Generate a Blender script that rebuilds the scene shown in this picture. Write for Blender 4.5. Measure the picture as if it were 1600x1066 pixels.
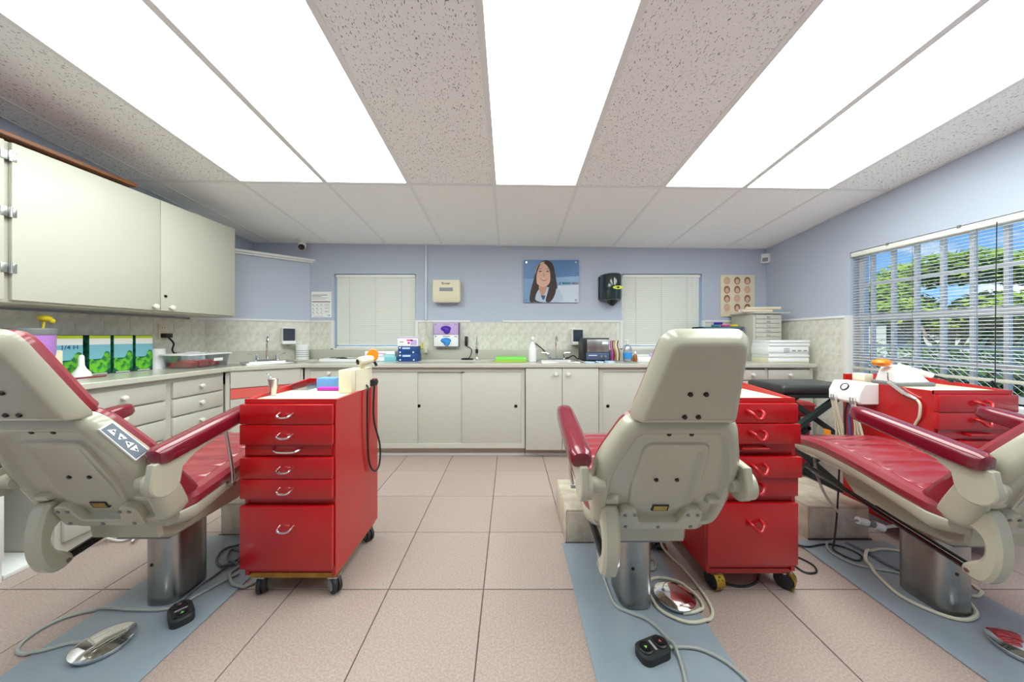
import bpy, bmesh, math, random
from mathutils import Vector, Matrix
random.seed(7)
for o in list(bpy.data.objects): bpy.data.objects.remove(o)
SC = bpy.context.scene; COL = SC.collection
# ------------------------------------------------------------------ camera
CAM_H = 1.08; F_PX = 510.0; CX, CY = 797.0, 525.0
cam_d = bpy.data.cameras.new('camera'); cam = bpy.data.objects.new('camera', cam_d); COL.objects.link(cam)
cam.location = (0, 0, CAM_H); cam.rotation_euler = (math.pi/2, 0, 0)
cam_d.sensor_width = 36; cam_d.lens = 36*F_PX/1600; cam_d.shift_x = (800-CX)/1600; cam_d.shift_y = (CY-533)/1600
cam_d.clip_start = .02; cam_d.clip_end = 300
SC.camera = cam
# ------------------------------------------------------------------ view + world + sun
vs = SC.view_settings; vs.view_transform = 'Standard'; vs.look = 'None'; vs.gamma = 1; vs.use_curve_mapping = False; vs.exposure = 1.36
SC.cycles.diffuse_bounces = 10; SC.cycles.max_bounces = 16
LIGHT_PANEL = 3.0
w = bpy.data.worlds.new('sky'); SC.world = w; w.use_nodes = True
nt = w.node_tree; nt.nodes.clear()
wo = nt.nodes.new('ShaderNodeOutputWorld'); bg = nt.nodes.new('ShaderNodeBackground'); bg.inputs[1].default_value = 0.6
tc = nt.nodes.new('ShaderNodeTexCoord'); sep = nt.nodes.new('ShaderNodeSeparateXYZ'); ramp = nt.nodes.new('ShaderNodeValToRGB')
ramp.color_ramp.elements[0].position = 0.0; ramp.color_ramp.elements[0].color = (.30, .58, .88, 1)
ramp.color_ramp.elements[1].position = .30; ramp.color_ramp.elements[1].color = (.018, .19, .56, 1)
noi = nt.nodes.new('ShaderNodeTexNoise'); noi.inputs['Scale'].default_value = 4.5; noi.inputs['Detail'].default_value = 6
mp = nt.nodes.new('ShaderNodeMapping'); mp.inputs['Scale'].default_value = (1, 1, 2.6)
cr = nt.nodes.new('ShaderNodeValToRGB'); cr.color_ramp.elements[0].position = .56; cr.color_ramp.elements[1].position = .70
mx = nt.nodes.new('ShaderNodeMix'); mx.data_type = 'RGBA'; mx.inputs[7].default_value = (1, 1, 1, 1)
nt.links.new(tc.outputs['Generated'], sep.inputs[0]); nt.links.new(sep.outputs['Z'], ramp.inputs[0])
nt.links.new(tc.outputs['Generated'], mp.inputs[0]); nt.links.new(mp.outputs[0], noi.inputs['Vector']); nt.links.new(noi.outputs['Fac'], cr.inputs[0])
nt.links.new(cr.outputs[0], mx.inputs[0]); nt.links.new(ramp.outputs[0], mx.inputs[6]); nt.links.new(mx.outputs[2], bg.inputs[0]); nt.links.new(bg.outputs[0], wo.inputs[0])
sd = bpy.data.lights.new('sun_offscreen', 'SUN'); sd.energy = 2.7; sd.angle = .01; so = bpy.data.objects.new('sun_offscreen', sd); COL.objects.link(so)
so.rotation_euler = (math.radians(20), math.radians(-28), 0); so.location = (0, 0, 20)
# ------------------------------------------------------------------ helpers
def lin(c):
    return tuple(((v/255)/12.92 if v/255 <= .04045 else ((v/255+.055)/1.055)**2.4) for v in c)
MATS = {}
def mat(name, rgb, rough=.5, metal=0, nscale=0, namt=.15, bump=0, bscale=None, coat=0, rgb2=None, trans=0, alpha=1, emit=0, stretch=None, thr=None, detail=4):
    if name in MATS: return MATS[name]
    m = bpy.data.materials.new(name); m.use_nodes = True; t = m.node_tree; b = t.nodes['Principled BSDF']
    c = lin(rgb); b.inputs['Base Color'].default_value = (*c, 1); b.inputs['Roughness'].default_value = rough; b.inputs['Metallic'].default_value = metal
    b.inputs['Coat Weight'].default_value = coat; b.inputs['Specular IOR Level'].default_value = 0 if rough == 1 else .5; b.inputs['Coat Roughness'].default_value = .12
    b.inputs['Transmission Weight'].default_value = trans; b.inputs['Alpha'].default_value = alpha
    if emit: b.inputs['Emission Color'].default_value = (*c, 1); b.inputs['Emission Strength'].default_value = emit
    if nscale or bump:
        tcn = t.nodes.new('ShaderNodeTexCoord'); n = t.nodes.new('ShaderNodeTexNoise'); n.inputs['Scale'].default_value = nscale or bscale; n.inputs['Detail'].default_value = detail
        src = tcn.outputs['Object']
        if stretch:
            mpn = t.nodes.new('ShaderNodeMapping'); mpn.inputs['Scale'].default_value = stretch; t.links.new(src, mpn.inputs[0]); src = mpn.outputs[0]
        t.links.new(src, n.inputs['Vector'])
        if nscale:
            r = t.nodes.new('ShaderNodeValToRGB'); e = r.color_ramp.elements
            c2 = lin(rgb2) if rgb2 else tuple(v*(1-namt) for v in c)
            e[0].color = (*c2, 1); e[1].color = (*c, 1); lo, hi = thr or (.35, .65); e[0].position = lo; e[1].position = hi
            t.links.new(n.outputs['Fac'], r.inputs[0]); t.links.new(r.outputs[0], b.inputs['Base Color'])
        if bump:
            bn = t.nodes.new('ShaderNodeBump'); bn.inputs['Strength'].default_value = bump; bn.inputs['Distance'].default_value = .004
            if bscale and bscale != nscale:
                n2 = t.nodes.new('ShaderNodeTexNoise'); n2.inputs['Scale'].default_value = bscale; t.links.new(src, n2.inputs['Vector']); hsrc = n2.outputs['Fac']
            else: hsrc = n.outputs['Fac']
            t.links.new(hsrc, bn.inputs['Height']); t.links.new(bn.outputs[0], b.inputs['Normal'])
    MATS[name] = m; return m
def glass_mat(name, rgb=(250, 252, 252), gloss=.07, rough=0.0):
    m = bpy.data.materials.new(name); m.use_nodes = True; t = m.node_tree; t.nodes.clear()
    o = t.nodes.new('ShaderNodeOutputMaterial'); a = t.nodes.new('ShaderNodeBsdfTransparent'); g = t.nodes.new('ShaderNodeBsdfGlossy'); x = t.nodes.new('ShaderNodeMixShader')
    a.inputs[0].default_value = (*lin(rgb), 1); g.inputs['Roughness'].default_value = rough; x.inputs[0].default_value = gloss
    t.links.new(a.outputs[0], x.inputs[1]); t.links.new(g.outputs[0], x.inputs[2]); t.links.new(x.outputs[0], o.inputs[0]); MATS[name] = m; return m
ORG = {}
class MB:
    def __init__(s): s.v = []; s.f = []
    def add(s, vs_, fs):
        n = len(s.v); s.v += [tuple(v) for v in vs_]; s.f += [tuple(i+n for i in f) for f in fs]; return s
    def bm_add(s, bm):
        bm.verts.index_update(); s.add([v.co[:] for v in bm.verts], [[v.index for v in f.verts] for f in bm.faces]); bm.free(); return s
    def box(s, x0, y0, z0, x1, y1, z1, r=0, seg=2):
        x0, x1 = sorted((x0, x1)); y0, y1 = sorted((y0, y1)); z0, z1 = sorted((z0, z1))
        if r:
            bm = bmesh.new(); bmesh.ops.create_cube(bm, size=1)
            for v in bm.verts: v.co = Vector(((x0+x1)/2+v.co.x*(x1-x0), (y0+y1)/2+v.co.y*(y1-y0), (z0+z1)/2+v.co.z*(z1-z0)))
            r = min(r, .499*min(x1-x0, y1-y0, z1-z0))
            bmesh.ops.bevel(bm, geom=bm.edges[:], offset=r, segments=seg, profile=.5, affect='EDGES'); return s.bm_add(bm)
        return s.add([(x0,y0,z0),(x1,y0,z0),(x1,y1,z0),(x0,y1,z0),(x0,y0,z1),(x1,y0,z1),(x1,y1,z1),(x0,y1,z1)], [(3,2,1,0),(4,5,6,7),(0,1,5,4),(1,2,6,5),(2,3,7,6),(3,0,4,7)])
    def hexa(s, p): return s.add(p, [(3,2,1,0),(4,5,6,7),(0,1,5,4),(1,2,6,5),(2,3,7,6),(3,0,4,7)])
    def cyl(s, p0, p1, r0, r1=None, n=16):
        r1 = r0 if r1 is None else r1; p0 = Vector(p0); p1 = Vector(p1); d = (p1-p0).normalized()
        a = d.orthogonal().normalized(); b = d.cross(a); vs_ = []
        for p, r in ((p0, r0), (p1, r1)): vs_ += [p+(a*math.cos(2*math.pi*i/n)+b*math.sin(2*math.pi*i/n))*r for i in range(n)]
        fs = [(i, (i+1) % n, n+(i+1) % n, n+i) for i in range(n)]+[tuple(range(n-1, -1, -1)), tuple(range(n, 2*n))]
        return s.add(vs_, fs)
    def tube(s, pts, r, n=8, smooth=0):
        pts = [Vector(p) for p in pts]; n0 = len(pts)
        if smooth: pts = catmull(pts, smooth)
        if isinstance(r, list): r = [itp(i*(n0-1)/(len(pts)-1), list(enumerate(r))) for i in range(len(pts))]
        L = []; prev = None
        for i, p in enumerate(pts):
            d = (pts[min(i+1, len(pts)-1)]-pts[max(i-1, 0)]).normalized()
            a = d.orthogonal().normalized() if prev is None else (prev-d*prev.dot(d))
            if a.length < 1e-6: a = d.orthogonal()
            a.normalize(); prev = a; b = d.cross(a)
            L.append([p+(a*math.cos(2*math.pi*k/n)+b*math.sin(2*math.pi*k/n))*(r[i] if isinstance(r, list) else r) for k in range(n)])
        return s.loft(L)
    def loft(s, loops, cap=True, closed=True):
        n = len(loops[0]); vs_ = [p for l in loops for p in l]; fs = []
        for i in range(len(loops)-1):
            for k in range(n if closed else n-1): fs.append((i*n+k, i*n+(k+1) % n, (i+1)*n+(k+1) % n, (i+1)*n+k))
        if cap: fs += [tuple(range(n-1, -1, -1)), tuple((len(loops)-1)*n+k for k in range(n))]
        return s.add(vs_, fs)
    def lathe(s, prof, c, n=24, axis=None):
        c = Vector(c); M = Matrix.Identity(3) if axis is None else Vector((0, 0, 1)).rotation_difference(Vector(axis)).to_matrix()
        return s.loft([[c+M@Vector((r*math.cos(2*math.pi*k/n), r*math.sin(2*math.pi*k/n), z)) for k in range(n)] for r, z in prof])
    def prism(s, poly, fn, a0, a1, bev=0):
        """polygon (u,v) extruded from a0 to a1; fn(u,v,a)->xyz"""
        n = len(poly); ps = poly
        if bev:
            ins = inset(ps, bev); loops = [(ins, a0), (ps, a0+bev*(1 if a1 > a0 else -1)), (ps, a1-bev*(1 if a1 > a0 else -1)), (ins, a1)]
        else: loops = [(ps, a0), (ps, a1)]
        return s.loft([[fn(u, v, a) for u, v in p] for p, a in loops])
    def ell(s, c, r, n=16, m=10, axis=None):
        return s.lathe_s([(math.sin(math.pi*i/m), -math.cos(math.pi*i/m)) for i in range(m+1)], c, r, n)
    def lathe_s(s, prof, c, r, n):
        c = Vector(c); return s.loft([[c+Vector((max(a, .001)*math.cos(2*math.pi*k/n)*r[0], max(a, .001)*math.sin(2*math.pi*k/n)*r[1], z*r[2])) for k in range(n)] for a, z in prof])
    def xf(s, M): s.v = [tuple(M@Vector(v)) for v in s.v]; return s
    def mesh(s, name, m, origin=(0, 0, 0), angle=35):
        me = bpy.data.meshes.new(name); o = Vector(origin)
        me.from_pydata([Vector(v)-o for v in s.v], [], s.f)
        bm = bmesh.new(); bm.from_mesh(me); bmesh.ops.recalc_face_normals(bm, faces=bm.faces[:]); bm.to_mesh(me); bm.free()
        me.polygons.foreach_set('use_smooth', [True]*len(me.polygons)); me.set_sharp_from_angle(angle=math.radians(angle))
        for mm in (m if isinstance(m, (list, tuple)) else [m]): me.materials.append(MATS[mm] if isinstance(mm, str) else mm)
        return me
    def build(s, name, m, parent=None, label=None, kind=None, angle=35):
        """part of a thing; builder coordinates are world coordinates at build time"""
        og = ORG[parent] if parent else Vector((0, 0, 0))
        o = bpy.data.objects.new(name, s.mesh(name, m, og, angle)); COL.objects.link(o); o.parent = parent; ORG[o] = og.copy()
        if label: o['label'] = label
        if kind: o['kind'] = kind
        return o
    def top(s, name, m, label, cat, group=None, angle=35):
        xs = [v[0] for v in s.v]; ys = [v[1] for v in s.v]; zs = [v[2] for v in s.v]
        og = Vector(((min(xs)+max(xs))/2, (min(ys)+max(ys))/2, min(zs)))
        o = bpy.data.objects.new(name, s.mesh(name, m, og, angle)); COL.objects.link(o); o.location = og; ORG[o] = og
        tag(o, label, cat, group); return o
def tag(o, label, cat, group=None):
    o['label'] = label; o['category'] = cat
    if group: o['group'] = group
def thing(name, label, cat, loc, group=None):
    o = bpy.data.objects.new(name, None); COL.objects.link(o); o.location = loc; o.empty_display_size = .05; ORG[o] = Vector(loc); tag(o, label, cat, group); return o
def struct(mb, name, m, origin=(0, 0, 0)):
    o = bpy.data.objects.new(name, mb.mesh(name, m, origin)); COL.objects.link(o); o.location = origin; ORG[o] = Vector(origin); o['kind'] = 'structure'; return o
def sempty(name, loc=(0, 0, 0)):
    o = bpy.data.objects.new(name, None); COL.objects.link(o); o.location = loc; ORG[o] = Vector(loc); o['kind'] = 'structure'; return o
def inst(me, name, loc, parent):
    o = bpy.data.objects.new(name, me); COL.objects.link(o); o.parent = parent; o.location = Vector(loc)-ORG[parent]; ORG[o] = Vector(loc); return o
def copy_tree(o, parent=None):
    c = o.copy(); COL.objects.link(c); c.parent = parent
    for ch in o.children: copy_tree(ch, c)
    return c
def catmull(p, k):
    out = []
    for i in range(len(p)-1):
        a, b, c, d = p[max(i-1, 0)], p[i], p[i+1], p[min(i+2, len(p)-1)]
        for j in range(k):
            t = j/k; out.append(.5*((2*b)+(c-a)*t+(2*a-5*b+4*c-d)*t*t+(3*b-a-3*c+d)*t*t*t))
    out.append(p[-1]); return out
def chaikin(p, it=2):
    for _ in range(it):
        q = []
        for i in range(len(p)):
            a, b = p[i], p[(i+1) % len(p)]; q += [(.75*a[0]+.25*b[0], .75*a[1]+.25*b[1]), (.25*a[0]+.75*b[0], .25*a[1]+.75*b[1])]
        p = q
    return p
def inset(p, d):
    n = len(p); A = sum(p[i][0]*p[(i+1) % n][1]-p[(i+1) % n][0]*p[i][1] for i in range(n)); sg = 1 if A > 0 else -1; out = []
    for i in range(n):
        a, b, c = Vector(p[i-1]), Vector(p[i]), Vector(p[(i+1) % n]); e1 = (b-a).normalized(); e2 = (c-b).normalized()
        n1 = Vector((-e1.y, e1.x))*sg; n2 = Vector((-e2.y, e2.x))*sg; k = 1+n1.dot(n2); q = b+(n1+n2)*(d/max(k, .3)); out.append((q.x, q.y))
    return out
def rounded(p, r, seg=5):
    n = len(p); out = []
    for i in range(n):
        a, b, c = Vector(p[i-1]), Vector(p[i]), Vector(p[(i+1) % n]); rr = r[i] if isinstance(r, (list, tuple)) else r
        u = (a-b); v = (c-b); d = min(rr, u.length*.49, v.length*.49); p0 = b+u.normalized()*d; p1 = b+v.normalized()*d
        for k in range(seg+1):
            t = k/seg; q = p0*(1-t)**2+b*2*t*(1-t)+p1*t*t; out.append((q.x, q.y))
    return out
def itp(x, tab):
    if x <= tab[0][0]: return tab[0][1]
    for (a, b), (c, d) in zip(tab, tab[1:]):
        if x <= c: return b+(d-b)*(x-a)/(c-a)
    return tab[-1][1]
def text_mb(body, size, fn, shear=0, bold=0):
    cu = bpy.data.curves.new('t', 'FONT'); cu.body = body; cu.size = size; cu.align_x = 'CENTER'; cu.align_y = 'CENTER'; cu.shear = shear; cu.offset = bold
    o = bpy.data.objects.new('t', cu); COL.objects.link(o); dg = bpy.context.evaluated_depsgraph_get(); me = o.evaluated_get(dg).to_mesh()
    m = MB().add([fn(v.co.x, v.co.y) for v in me.vertices], [tuple(p.vertices) for p in me.polygons]); o.evaluated_get(dg).to_mesh_clear(); bpy.data.objects.remove(o); return m
XZ = lambda y: (lambda u, v, a: (u, y+a, v))          # polygon in X,Z, extruded along +Y
YZ = lambda x: (lambda u, v, a: (x+a, u, v))          # polygon in Y,Z, extruded along +X
XY = lambda z: (lambda u, v, a: (u, v, z+a))
def G(px, py):                                         # a spot on the floor
    Y = F_PX*CAM_H/(py-CY); return ((px-CX)/F_PX*Y, Y)
YB = 3.51                                              # back wall
def B(px, py=525, Y=YB): return ((px-CX)/F_PX*Y, CAM_H-(py-CY)*Y/F_PX)
# ------------------------------------------------------------------ materials
mat('wall_paint', (184, 191, 206), .6, bump=.08, bscale=120)
mat('white_paint', (232, 232, 230), .5)
mat('trim_white', (226, 226, 222), .45)
mat('ceiling_tile', (251, 251, 250), .9, nscale=95, rgb2=(140, 140, 140), thr=(.335, .38), bump=.4, bscale=95, stretch=(1.7, .8, 1.7), detail=2)
mat('ceiling_tile_fine', (251, 251, 250), .9, nscale=190, rgb2=(190, 190, 188), thr=(.30, .36), bump=.3, bscale=190, detail=2)
mat('grid_white', (238, 238, 238), .4)
mat('deck', (120, 120, 120), .9)
mat('diffuser', (244, 255, 252), .4, emit=LIGHT_PANEL)
mat('floor_tile', (178, 160, 152), .38, nscale=160, rgb2=(160, 142, 134), thr=(.4, .62), bump=.04, bscale=200)
mat('floor_tile_b', (174, 156, 148), .38, nscale=150, rgb2=(157, 138, 130), thr=(.4, .62), bump=.04, bscale=200)
mat('grout', (92, 80, 76), .9)
mat('wall_tile', (228, 226, 214), .25, nscale=26, rgb2=(212, 210, 197), thr=(.38, .6), bump=.03)
mat('wall_tile_b', (224, 221, 209), .25, nscale=22, rgb2=(208, 205, 192), thr=(.36, .6), bump=.03)
mat('wall_grout', (222, 220, 210), .8)
mat('cabinet', (191, 188, 178), .42)
mat('cabinet_upper', (190, 188, 174), .42)
mat('cabinet_dark', (196, 192, 178), .5)
mat('toe', (196, 182, 166), .6)
mat('laminate', (192, 190, 177), .22, nscale=14, namt=.04)
mat('coral', (216, 96, 88), .45)
mat('knob', (222, 220, 210), .3)
mat('wood', (132, 80, 40), .45, nscale=9, rgb2=(96, 52, 24), stretch=(9, 1, 9), thr=(.3, .7))
mat('wood_raw', (190, 140, 40), .6, nscale=20, rgb2=(150, 104, 24), thr=(.3, .7))
mat('steel', (200, 200, 198), .28, 1, nscale=6, namt=.12)
mat('steel_brushed', (176, 174, 170), .34, 1, nscale=14, namt=.3, stretch=(1, 1, .25))
mat('chrome', (235, 235, 235), .08, 1)
mat('dark_metal', (60, 58, 55), .35, 1)
mat('chair_shell', (182, 178, 158), .2, coat=.35)
mat('vinyl', (142, 44, 54), .28, coat=.7, bump=.05, bscale=260)
mat('vinyl_dark', (112, 16, 36), .22, coat=.5)
mat('red_paint', (178, 10, 16), .28, coat=.3, nscale=4, namt=.08)
mat('red_plastic', (206, 20, 30), .35)
mat('black', (22, 22, 23), .4)
mat('black_gloss', (14, 14, 15), .15, coat=.5)
mat('rubber', (36, 36, 38), .6)
mat('grey_plastic', (120, 122, 122), .5)
mat('cord_grey', (158, 162, 156), .5)
mat('cord_dark', (88, 98, 102), .5)
mat('hose', (206, 200, 178), .5)
mat('plate_grey', (140, 151, 160), .28, nscale=5, namt=.1)
mat('marble', (206, 194, 176), .3, nscale=18, rgb2=(180, 166, 148), thr=(.35, .62), bump=.05)
mat('cream_plastic', (228, 220, 192), .4)
mat('white_plastic', (238, 238, 236), .35)
mat('white_paper', (240, 240, 238), .7)
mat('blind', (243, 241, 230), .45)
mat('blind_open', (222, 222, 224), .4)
mat('orange', (240, 140, 10), .25, trans=.2)
mat('gold', (190, 160, 60), .35, .9, nscale=70, rgb2=(70, 55, 20), thr=(.38, .46))
mat('smoke', (52, 60, 72), .1, coat=.5)
mat('smoke_green', (26, 44, 44), .1, coat=.6)
mat('yellow_green', (214, 226, 40), .4)
mat('purple', (176, 122, 196), .3)
mat('purple_deep', (74, 34, 168), .45)
mat('violet_print', (196, 168, 214), .6)
mat('magenta', (186, 46, 168), .4)
mat('pink', (226, 70, 150), .5)
mat('blue_box', (24, 66, 132), .5)
mat('blue_light', (106, 156, 210), .6)
mat('blue_glove', (52, 140, 214), .5)
mat('pale_blue', (190, 216, 234), .7)
mat('teal_print', (120, 196, 206), .6)
mat('green_print', (110, 196, 40), .6, nscale=30, rgb2=(30, 120, 60), thr=(.42, .56))
mat('jungle_dark', (22, 110, 84), .6, nscale=40, rgb2=(12, 60, 44), thr=(.4, .6))
mat('sky_print', (126, 190, 206), .6)
mat('lime', (196, 214, 40), .5)
mat('green_mat', (132, 216, 96), .6)
mat('ink', (40, 44, 50), .7)
mat('ink_blue', (40, 80, 150), .7)
mat('ink_red', (120, 40, 46), .7)
mat('ink_grey', (150, 150, 154), .7)
mat('ink_teal', (60, 130, 150), .6)
mat('poster_blue', (86, 126, 176), .3)
mat('poster_mid', (132, 164, 202), .3)
mat('poster_pale', (206, 214, 226), .3)
mat('skin', (224, 178, 156), .5)
mat('skin_shade', (200, 148, 126), .5)
mat('hair', (58, 40, 36), .5)
mat('shirt', (186, 198, 218), .6)
mat('shirt_dark', (70, 84, 116), .6)
mat('lips', (190, 96, 96), .5)
mat('sepia_paper', (228, 214, 190), .7)
mat('sepia', (150, 112, 70), .7)
mat('sepia_light', (206, 176, 136), .7)
mat('amber', (150, 84, 30), .3)
mat('teal_frame', (84, 118, 132), .45)
mat('panel_grey', (112, 120, 132), .4)
mat('brass', (170, 140, 70), .35, .8)
mat('yellow', (232, 206, 40), .45)
mat('bench_frame', (46, 58, 56), .5)
mat('bench_pad', (52, 52, 54), .35, bump=.05, bscale=200)
mat('grass', (96, 132, 52), .9, nscale=3, rgb2=(70, 104, 40))
mat('asphalt', (150, 150, 150), .9)
mat('leaf', (150, 172, 70), 1, nscale=1.5, rgb2=(104, 136, 52))
mat('leaf_dark', (84, 118, 60), 1, nscale=1.5, rgb2=(44, 76, 32))
mat('bark', (130, 112, 96), .9)
mat('house_white', (236, 234, 228), .7)
mat('roof_grey', (150, 146, 142), .8)
mat('galv', (150, 154, 156), .4, .7)
mat('alu_white', (226, 228, 232), .35)
glass_mat('glass'); glass_mat('clear_plastic', (236, 240, 244), .16, .1); glass_mat('frost', (226, 230, 232), .3, .25)
# ------------------------------------------------------------------ the room
XL, XR, YF = -2.77, 2.753, -2.6
def zc(x, y): return 2.05+.105*(YB-y)-.013*x
H = 2.95
# floor + tiles
fl = struct(MB().box(XL-.15, YF-.15, -.12, XR+.15, YB+.15, -.004), 'floor', 'grout')
TS = .405; tx0, ty0 = -.113, 1.391
pol = [(-TS/2+.0022, -TS/2+.0022), (TS/2-.0022, -TS/2+.0022), (TS/2-.0022, TS/2-.0022), (-TS/2+.0022, TS/2-.0022)]
ftm = [MB().prism(pol, XY(-.006), 0, .006, .0012).mesh('floor_tile', m) for m in ('floor_tile', 'floor_tile_b')]
for i in range(-7, 8):
    for j in range(-10, 5):
        cx_, cy_ = tx0+(i+.5)*TS, ty0+(j+.5)*TS
        if cx_-TS/2 < XR and cx_+TS/2 > XL and cy_+TS/2 > YF and cy_-TS/2 < 3.0:
            inst(ftm[(i*7+j*3+i*j) % 2], 'floor_tile', (cx_, cy_, 0), fl)
# walls
wb = MB(); W1 = (-1.893, -1.012, .945, 1.748); W2 = (1.204, 2.065, .945, 1.748)
zs0 = 0
def wall_x(mb, y0, y1, x0, x1, holes):
    xs = x0
    for a, b, c, d in holes:
        mb.box(xs, y0, 0, a, y1, H); mb.box(a, y0, 0, b, y1, c); mb.box(a, y0, d, b, y1, H); xs = b
    mb.box(xs, y0, 0, x1, y1, H)
wall_x(wb, YB, YB+.15, XL-.15, XR+.15, [W1, W2]); wall_back = struct(wb, 'wall_back', 'wall_paint')
W3 = (1.30, 2.644, .70, 1.754)
wr = MB(); wr.box(XR, YF, 0, XR+.15, W3[0], H); wr.box(XR, W3[1], 0, XR+.15, YB, H); wr.box(XR, W3[0], 0, XR+.15, W3[1], W3[2]); wr.box(XR, W3[0], W3[3], XR+.15, W3[1], H)
wall_right = struct(wr, 'wall_right', 'wall_paint')
wall_left = struct(MB().box(XL-.15, YF, 0, XL, YB, H), 'wall_left', 'wall_paint')
struct(MB().box(XL-.15, YF-.15, 0, XR+.15, YF, H), 'wall_front', 'wall_paint')
DA, DB = Vector((-2.154, YB)), Vector((XL, 2.953))     # diagonal corner wall
LEDGE = 1.862
wall_diag = struct(MB().prism([(DA.x, YB), (XL, YB), (XL, DB.y)], XY(0), 0, LEDGE), 'wall_corner', 'wall_paint')
dd = (DB-DA).normalized(); dn = Vector((-dd.y, dd.x)); dn = dn if dn.y < 0 else -dn       # dn points into the room
def cap_pts(o): return [(DA.x+dn.x*o+.06*o/.05, YB), (XL, YB), (XL, DB.y-.06*o/.05)]
struct(MB().prism([(DA.x+.06, YB), (XL, YB), (XL, DB.y-.06)], XY(LEDGE), .018, .04).prism([(DA.x+.035, YB), (XL, YB), (XL, DB.y-.035)], XY(LEDGE), 0, .018), 'trim_1', 'trim_white')
# ceiling
ce = struct(MB().hexa([(XL-.15, YF-.15, zc(XL, YF)+.10), (XR+.15, YF-.15, zc(XR, YF)+.10), (XR+.15, YB+.15, zc(XR, YB)+.10), (XL-.15, YB+.15, zc(XL, YB)+.10),
                       (XL-.15, YF-.15, H+.1), (XR+.15, YF-.15, H+.1), (XR+.15, YB+.15, H+.1), (XL-.15, YB+.15, H+.1)]), 'ceiling', 'deck')
cxs = [XL, -2.571, -1.961, -1.334, -.73, -.116, .488, 1.106, 1.69, 2.314, XR]
cys = [YF, -1.29, -.07, 1.13, 2.37, YB]
LIT = {2, 3, 5, 7, 8}
def slab(x0, x1, y0, y1, zb, zt):
    return [(x, y, zc(x, y)+zb) for x, y in ((x0, y0), (x1, y0), (x1, y1), (x0, y1))]+[(x, y, zc(x, y)+zt) for x, y in ((x0, y0), (x1, y0), (x1, y1), (x0, y1))]
lightnames = {2: 'beside the strip of tiles along the upper cabinet', 3: 'next to the inner left tile column, paired with its twin', 5: 'alone between two columns of fissured tiles', 7: 'of the window side pair, next to the tile column', 8: 'of the window side pair, nearest the window wall'}
g = .012
for j in range(5):
    for i in range(10):
        x0, x1, y0, y1 = cxs[i]+g, cxs[i+1]-g, cys[j]+g, cys[j+1]-g
        if j == 2 and i in LIT: continue               # the panels run on past the edge of the photograph as one fixture
        if j == 3 and i in LIT:
            y0 = cys[2]+g
            t = thing('ceiling_light', 'bright recessed ceiling light panel '+lightnames[i], 'light', ((x0+x1)/2, (y0+y1)/2, zc((x0+x1)/2, (y0+y1)/2)), 'recessed ceiling light panels')
            MB().hexa(slab(x0+.006, x1-.006, y0+.006, y1-.006, .004, .012)).build('diffuser', 'diffuser', t)
            f = MB()
            f.hexa(slab(x0, x0+.006, y0, y1, 0, .09)); f.hexa(slab(x1-.006, x1, y0, y1, 0, .09)); f.hexa(slab(x0+.006, x1-.006, y0, y0+.006, 0, .09)); f.hexa(slab(x0+.006, x1-.006, y1-.006, y1, 0, .09)); f.hexa(slab(x0+.006, x1-.006, y0+.006, y1-.006, .08, .09))
            f.build('frame', 'grid_white', t)
        else:
            MB().hexa(slab(x0-.004, x1+.004, y0-.004, y1+.004, .004, .022)).build('ceiling_tile', 'ceiling_tile_fine' if j == 4 else 'ceiling_tile', ce)
for x in cxs[1:-1]: MB().hexa(slab(x-.012, x+.012, YF, YB, 0, .03)).build('grid_bar', 'grid_white', ce)
for y in cys[1:-1]:
    for i in range(10):
        if not (y == 1.13 and i in LIT): MB().hexa(slab(cxs[i], cxs[i+1], y-.012, y+.012, -.0006, .03)).build('grid_bar', 'grid_white', ce)
for a in ((XL, XL+.014, YF, YB), (XR-.014, XR, YF, YB), (XL, XR, YB-.014, YB), (XL, XR, YF, YF+.014)): MB().hexa(slab(*a, -.002, .03)).build('edge_angle', 'grid_white', ce)
# ---- wall tiles (real pieces on the walls up to the chair rail)
ZT = 1.225; tw = .152
def tile_mesh(wd, ht, m):
    p = [(-wd/2+.0015, -ht/2+.0015), (wd/2-.0015, -ht/2+.0015), (wd/2-.0015, ht/2-.0015), (-wd/2+.0015, ht/2-.0015)]
    return MB().prism(p, lambda u, v, a: (u, -a, v), 0, .009, .0012).mesh('wall_tile', m)
TM = {}
def tiles(parent, p0, d, length, z0, nrow, rz, ms, wd=tw):
    n = int(math.ceil(length/wd-1e-6)); pos = 0
    for i in range(n):
        ww = min(wd, length-pos)
        if ww < .03: break
        for j in range(nrow):
            m = ms[(i*5+j*3+i*j) % len(ms)]; key = (round(ww, 3), m)
            if key not in TM: TM[key] = tile_mesh(ww, tw, m)
            o = inst(TM[key], 'wall_tile', (p0[0]+d[0]*(pos+ww/2), p0[1]+d[1]*(pos+ww/2), z0+(j+.5)*tw), parent); o.rotation_euler = (0, 0, rz)
        pos += wd
gm = ('wall_tile', 'wall_tile_b'); gw = gm
zr = ZT-2*tw
def backing(parent, p0, p1, z0, off):
    a, b = Vector(p0), Vector(p1); e = (b-a).normalized(); nn = Vector((e.y, -e.x))
    MB().prism([(a.x, a.y), (b.x, b.y), (b.x+nn.x*off, b.y+nn.y*off), (a.x+nn.x*off, a.y+nn.y*off)], XY(z0), 0, ZT-z0).build('tile_grout', 'wall_grout', parent)
for a, b in ((DA.x, W1[0]-.03), (W1[1]+.03, W2[0]-.03), (W2[1]+.03, XR)):
    tiles(wall_back, (a, YB-.004), (1, 0), b-a, zr, 2, 0, gm); backing(wall_back, (a, YB), (b, YB), zr, .0115)
tiles(wall_left, (XL+.004, 1.0), (0, 1), DB.y-1.0, zr, 2, math.pi/2, gm); backing(wall_left, (XL, 1.0), (XL, DB.y), zr, .0115)
L = (DA-DB).length
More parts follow.
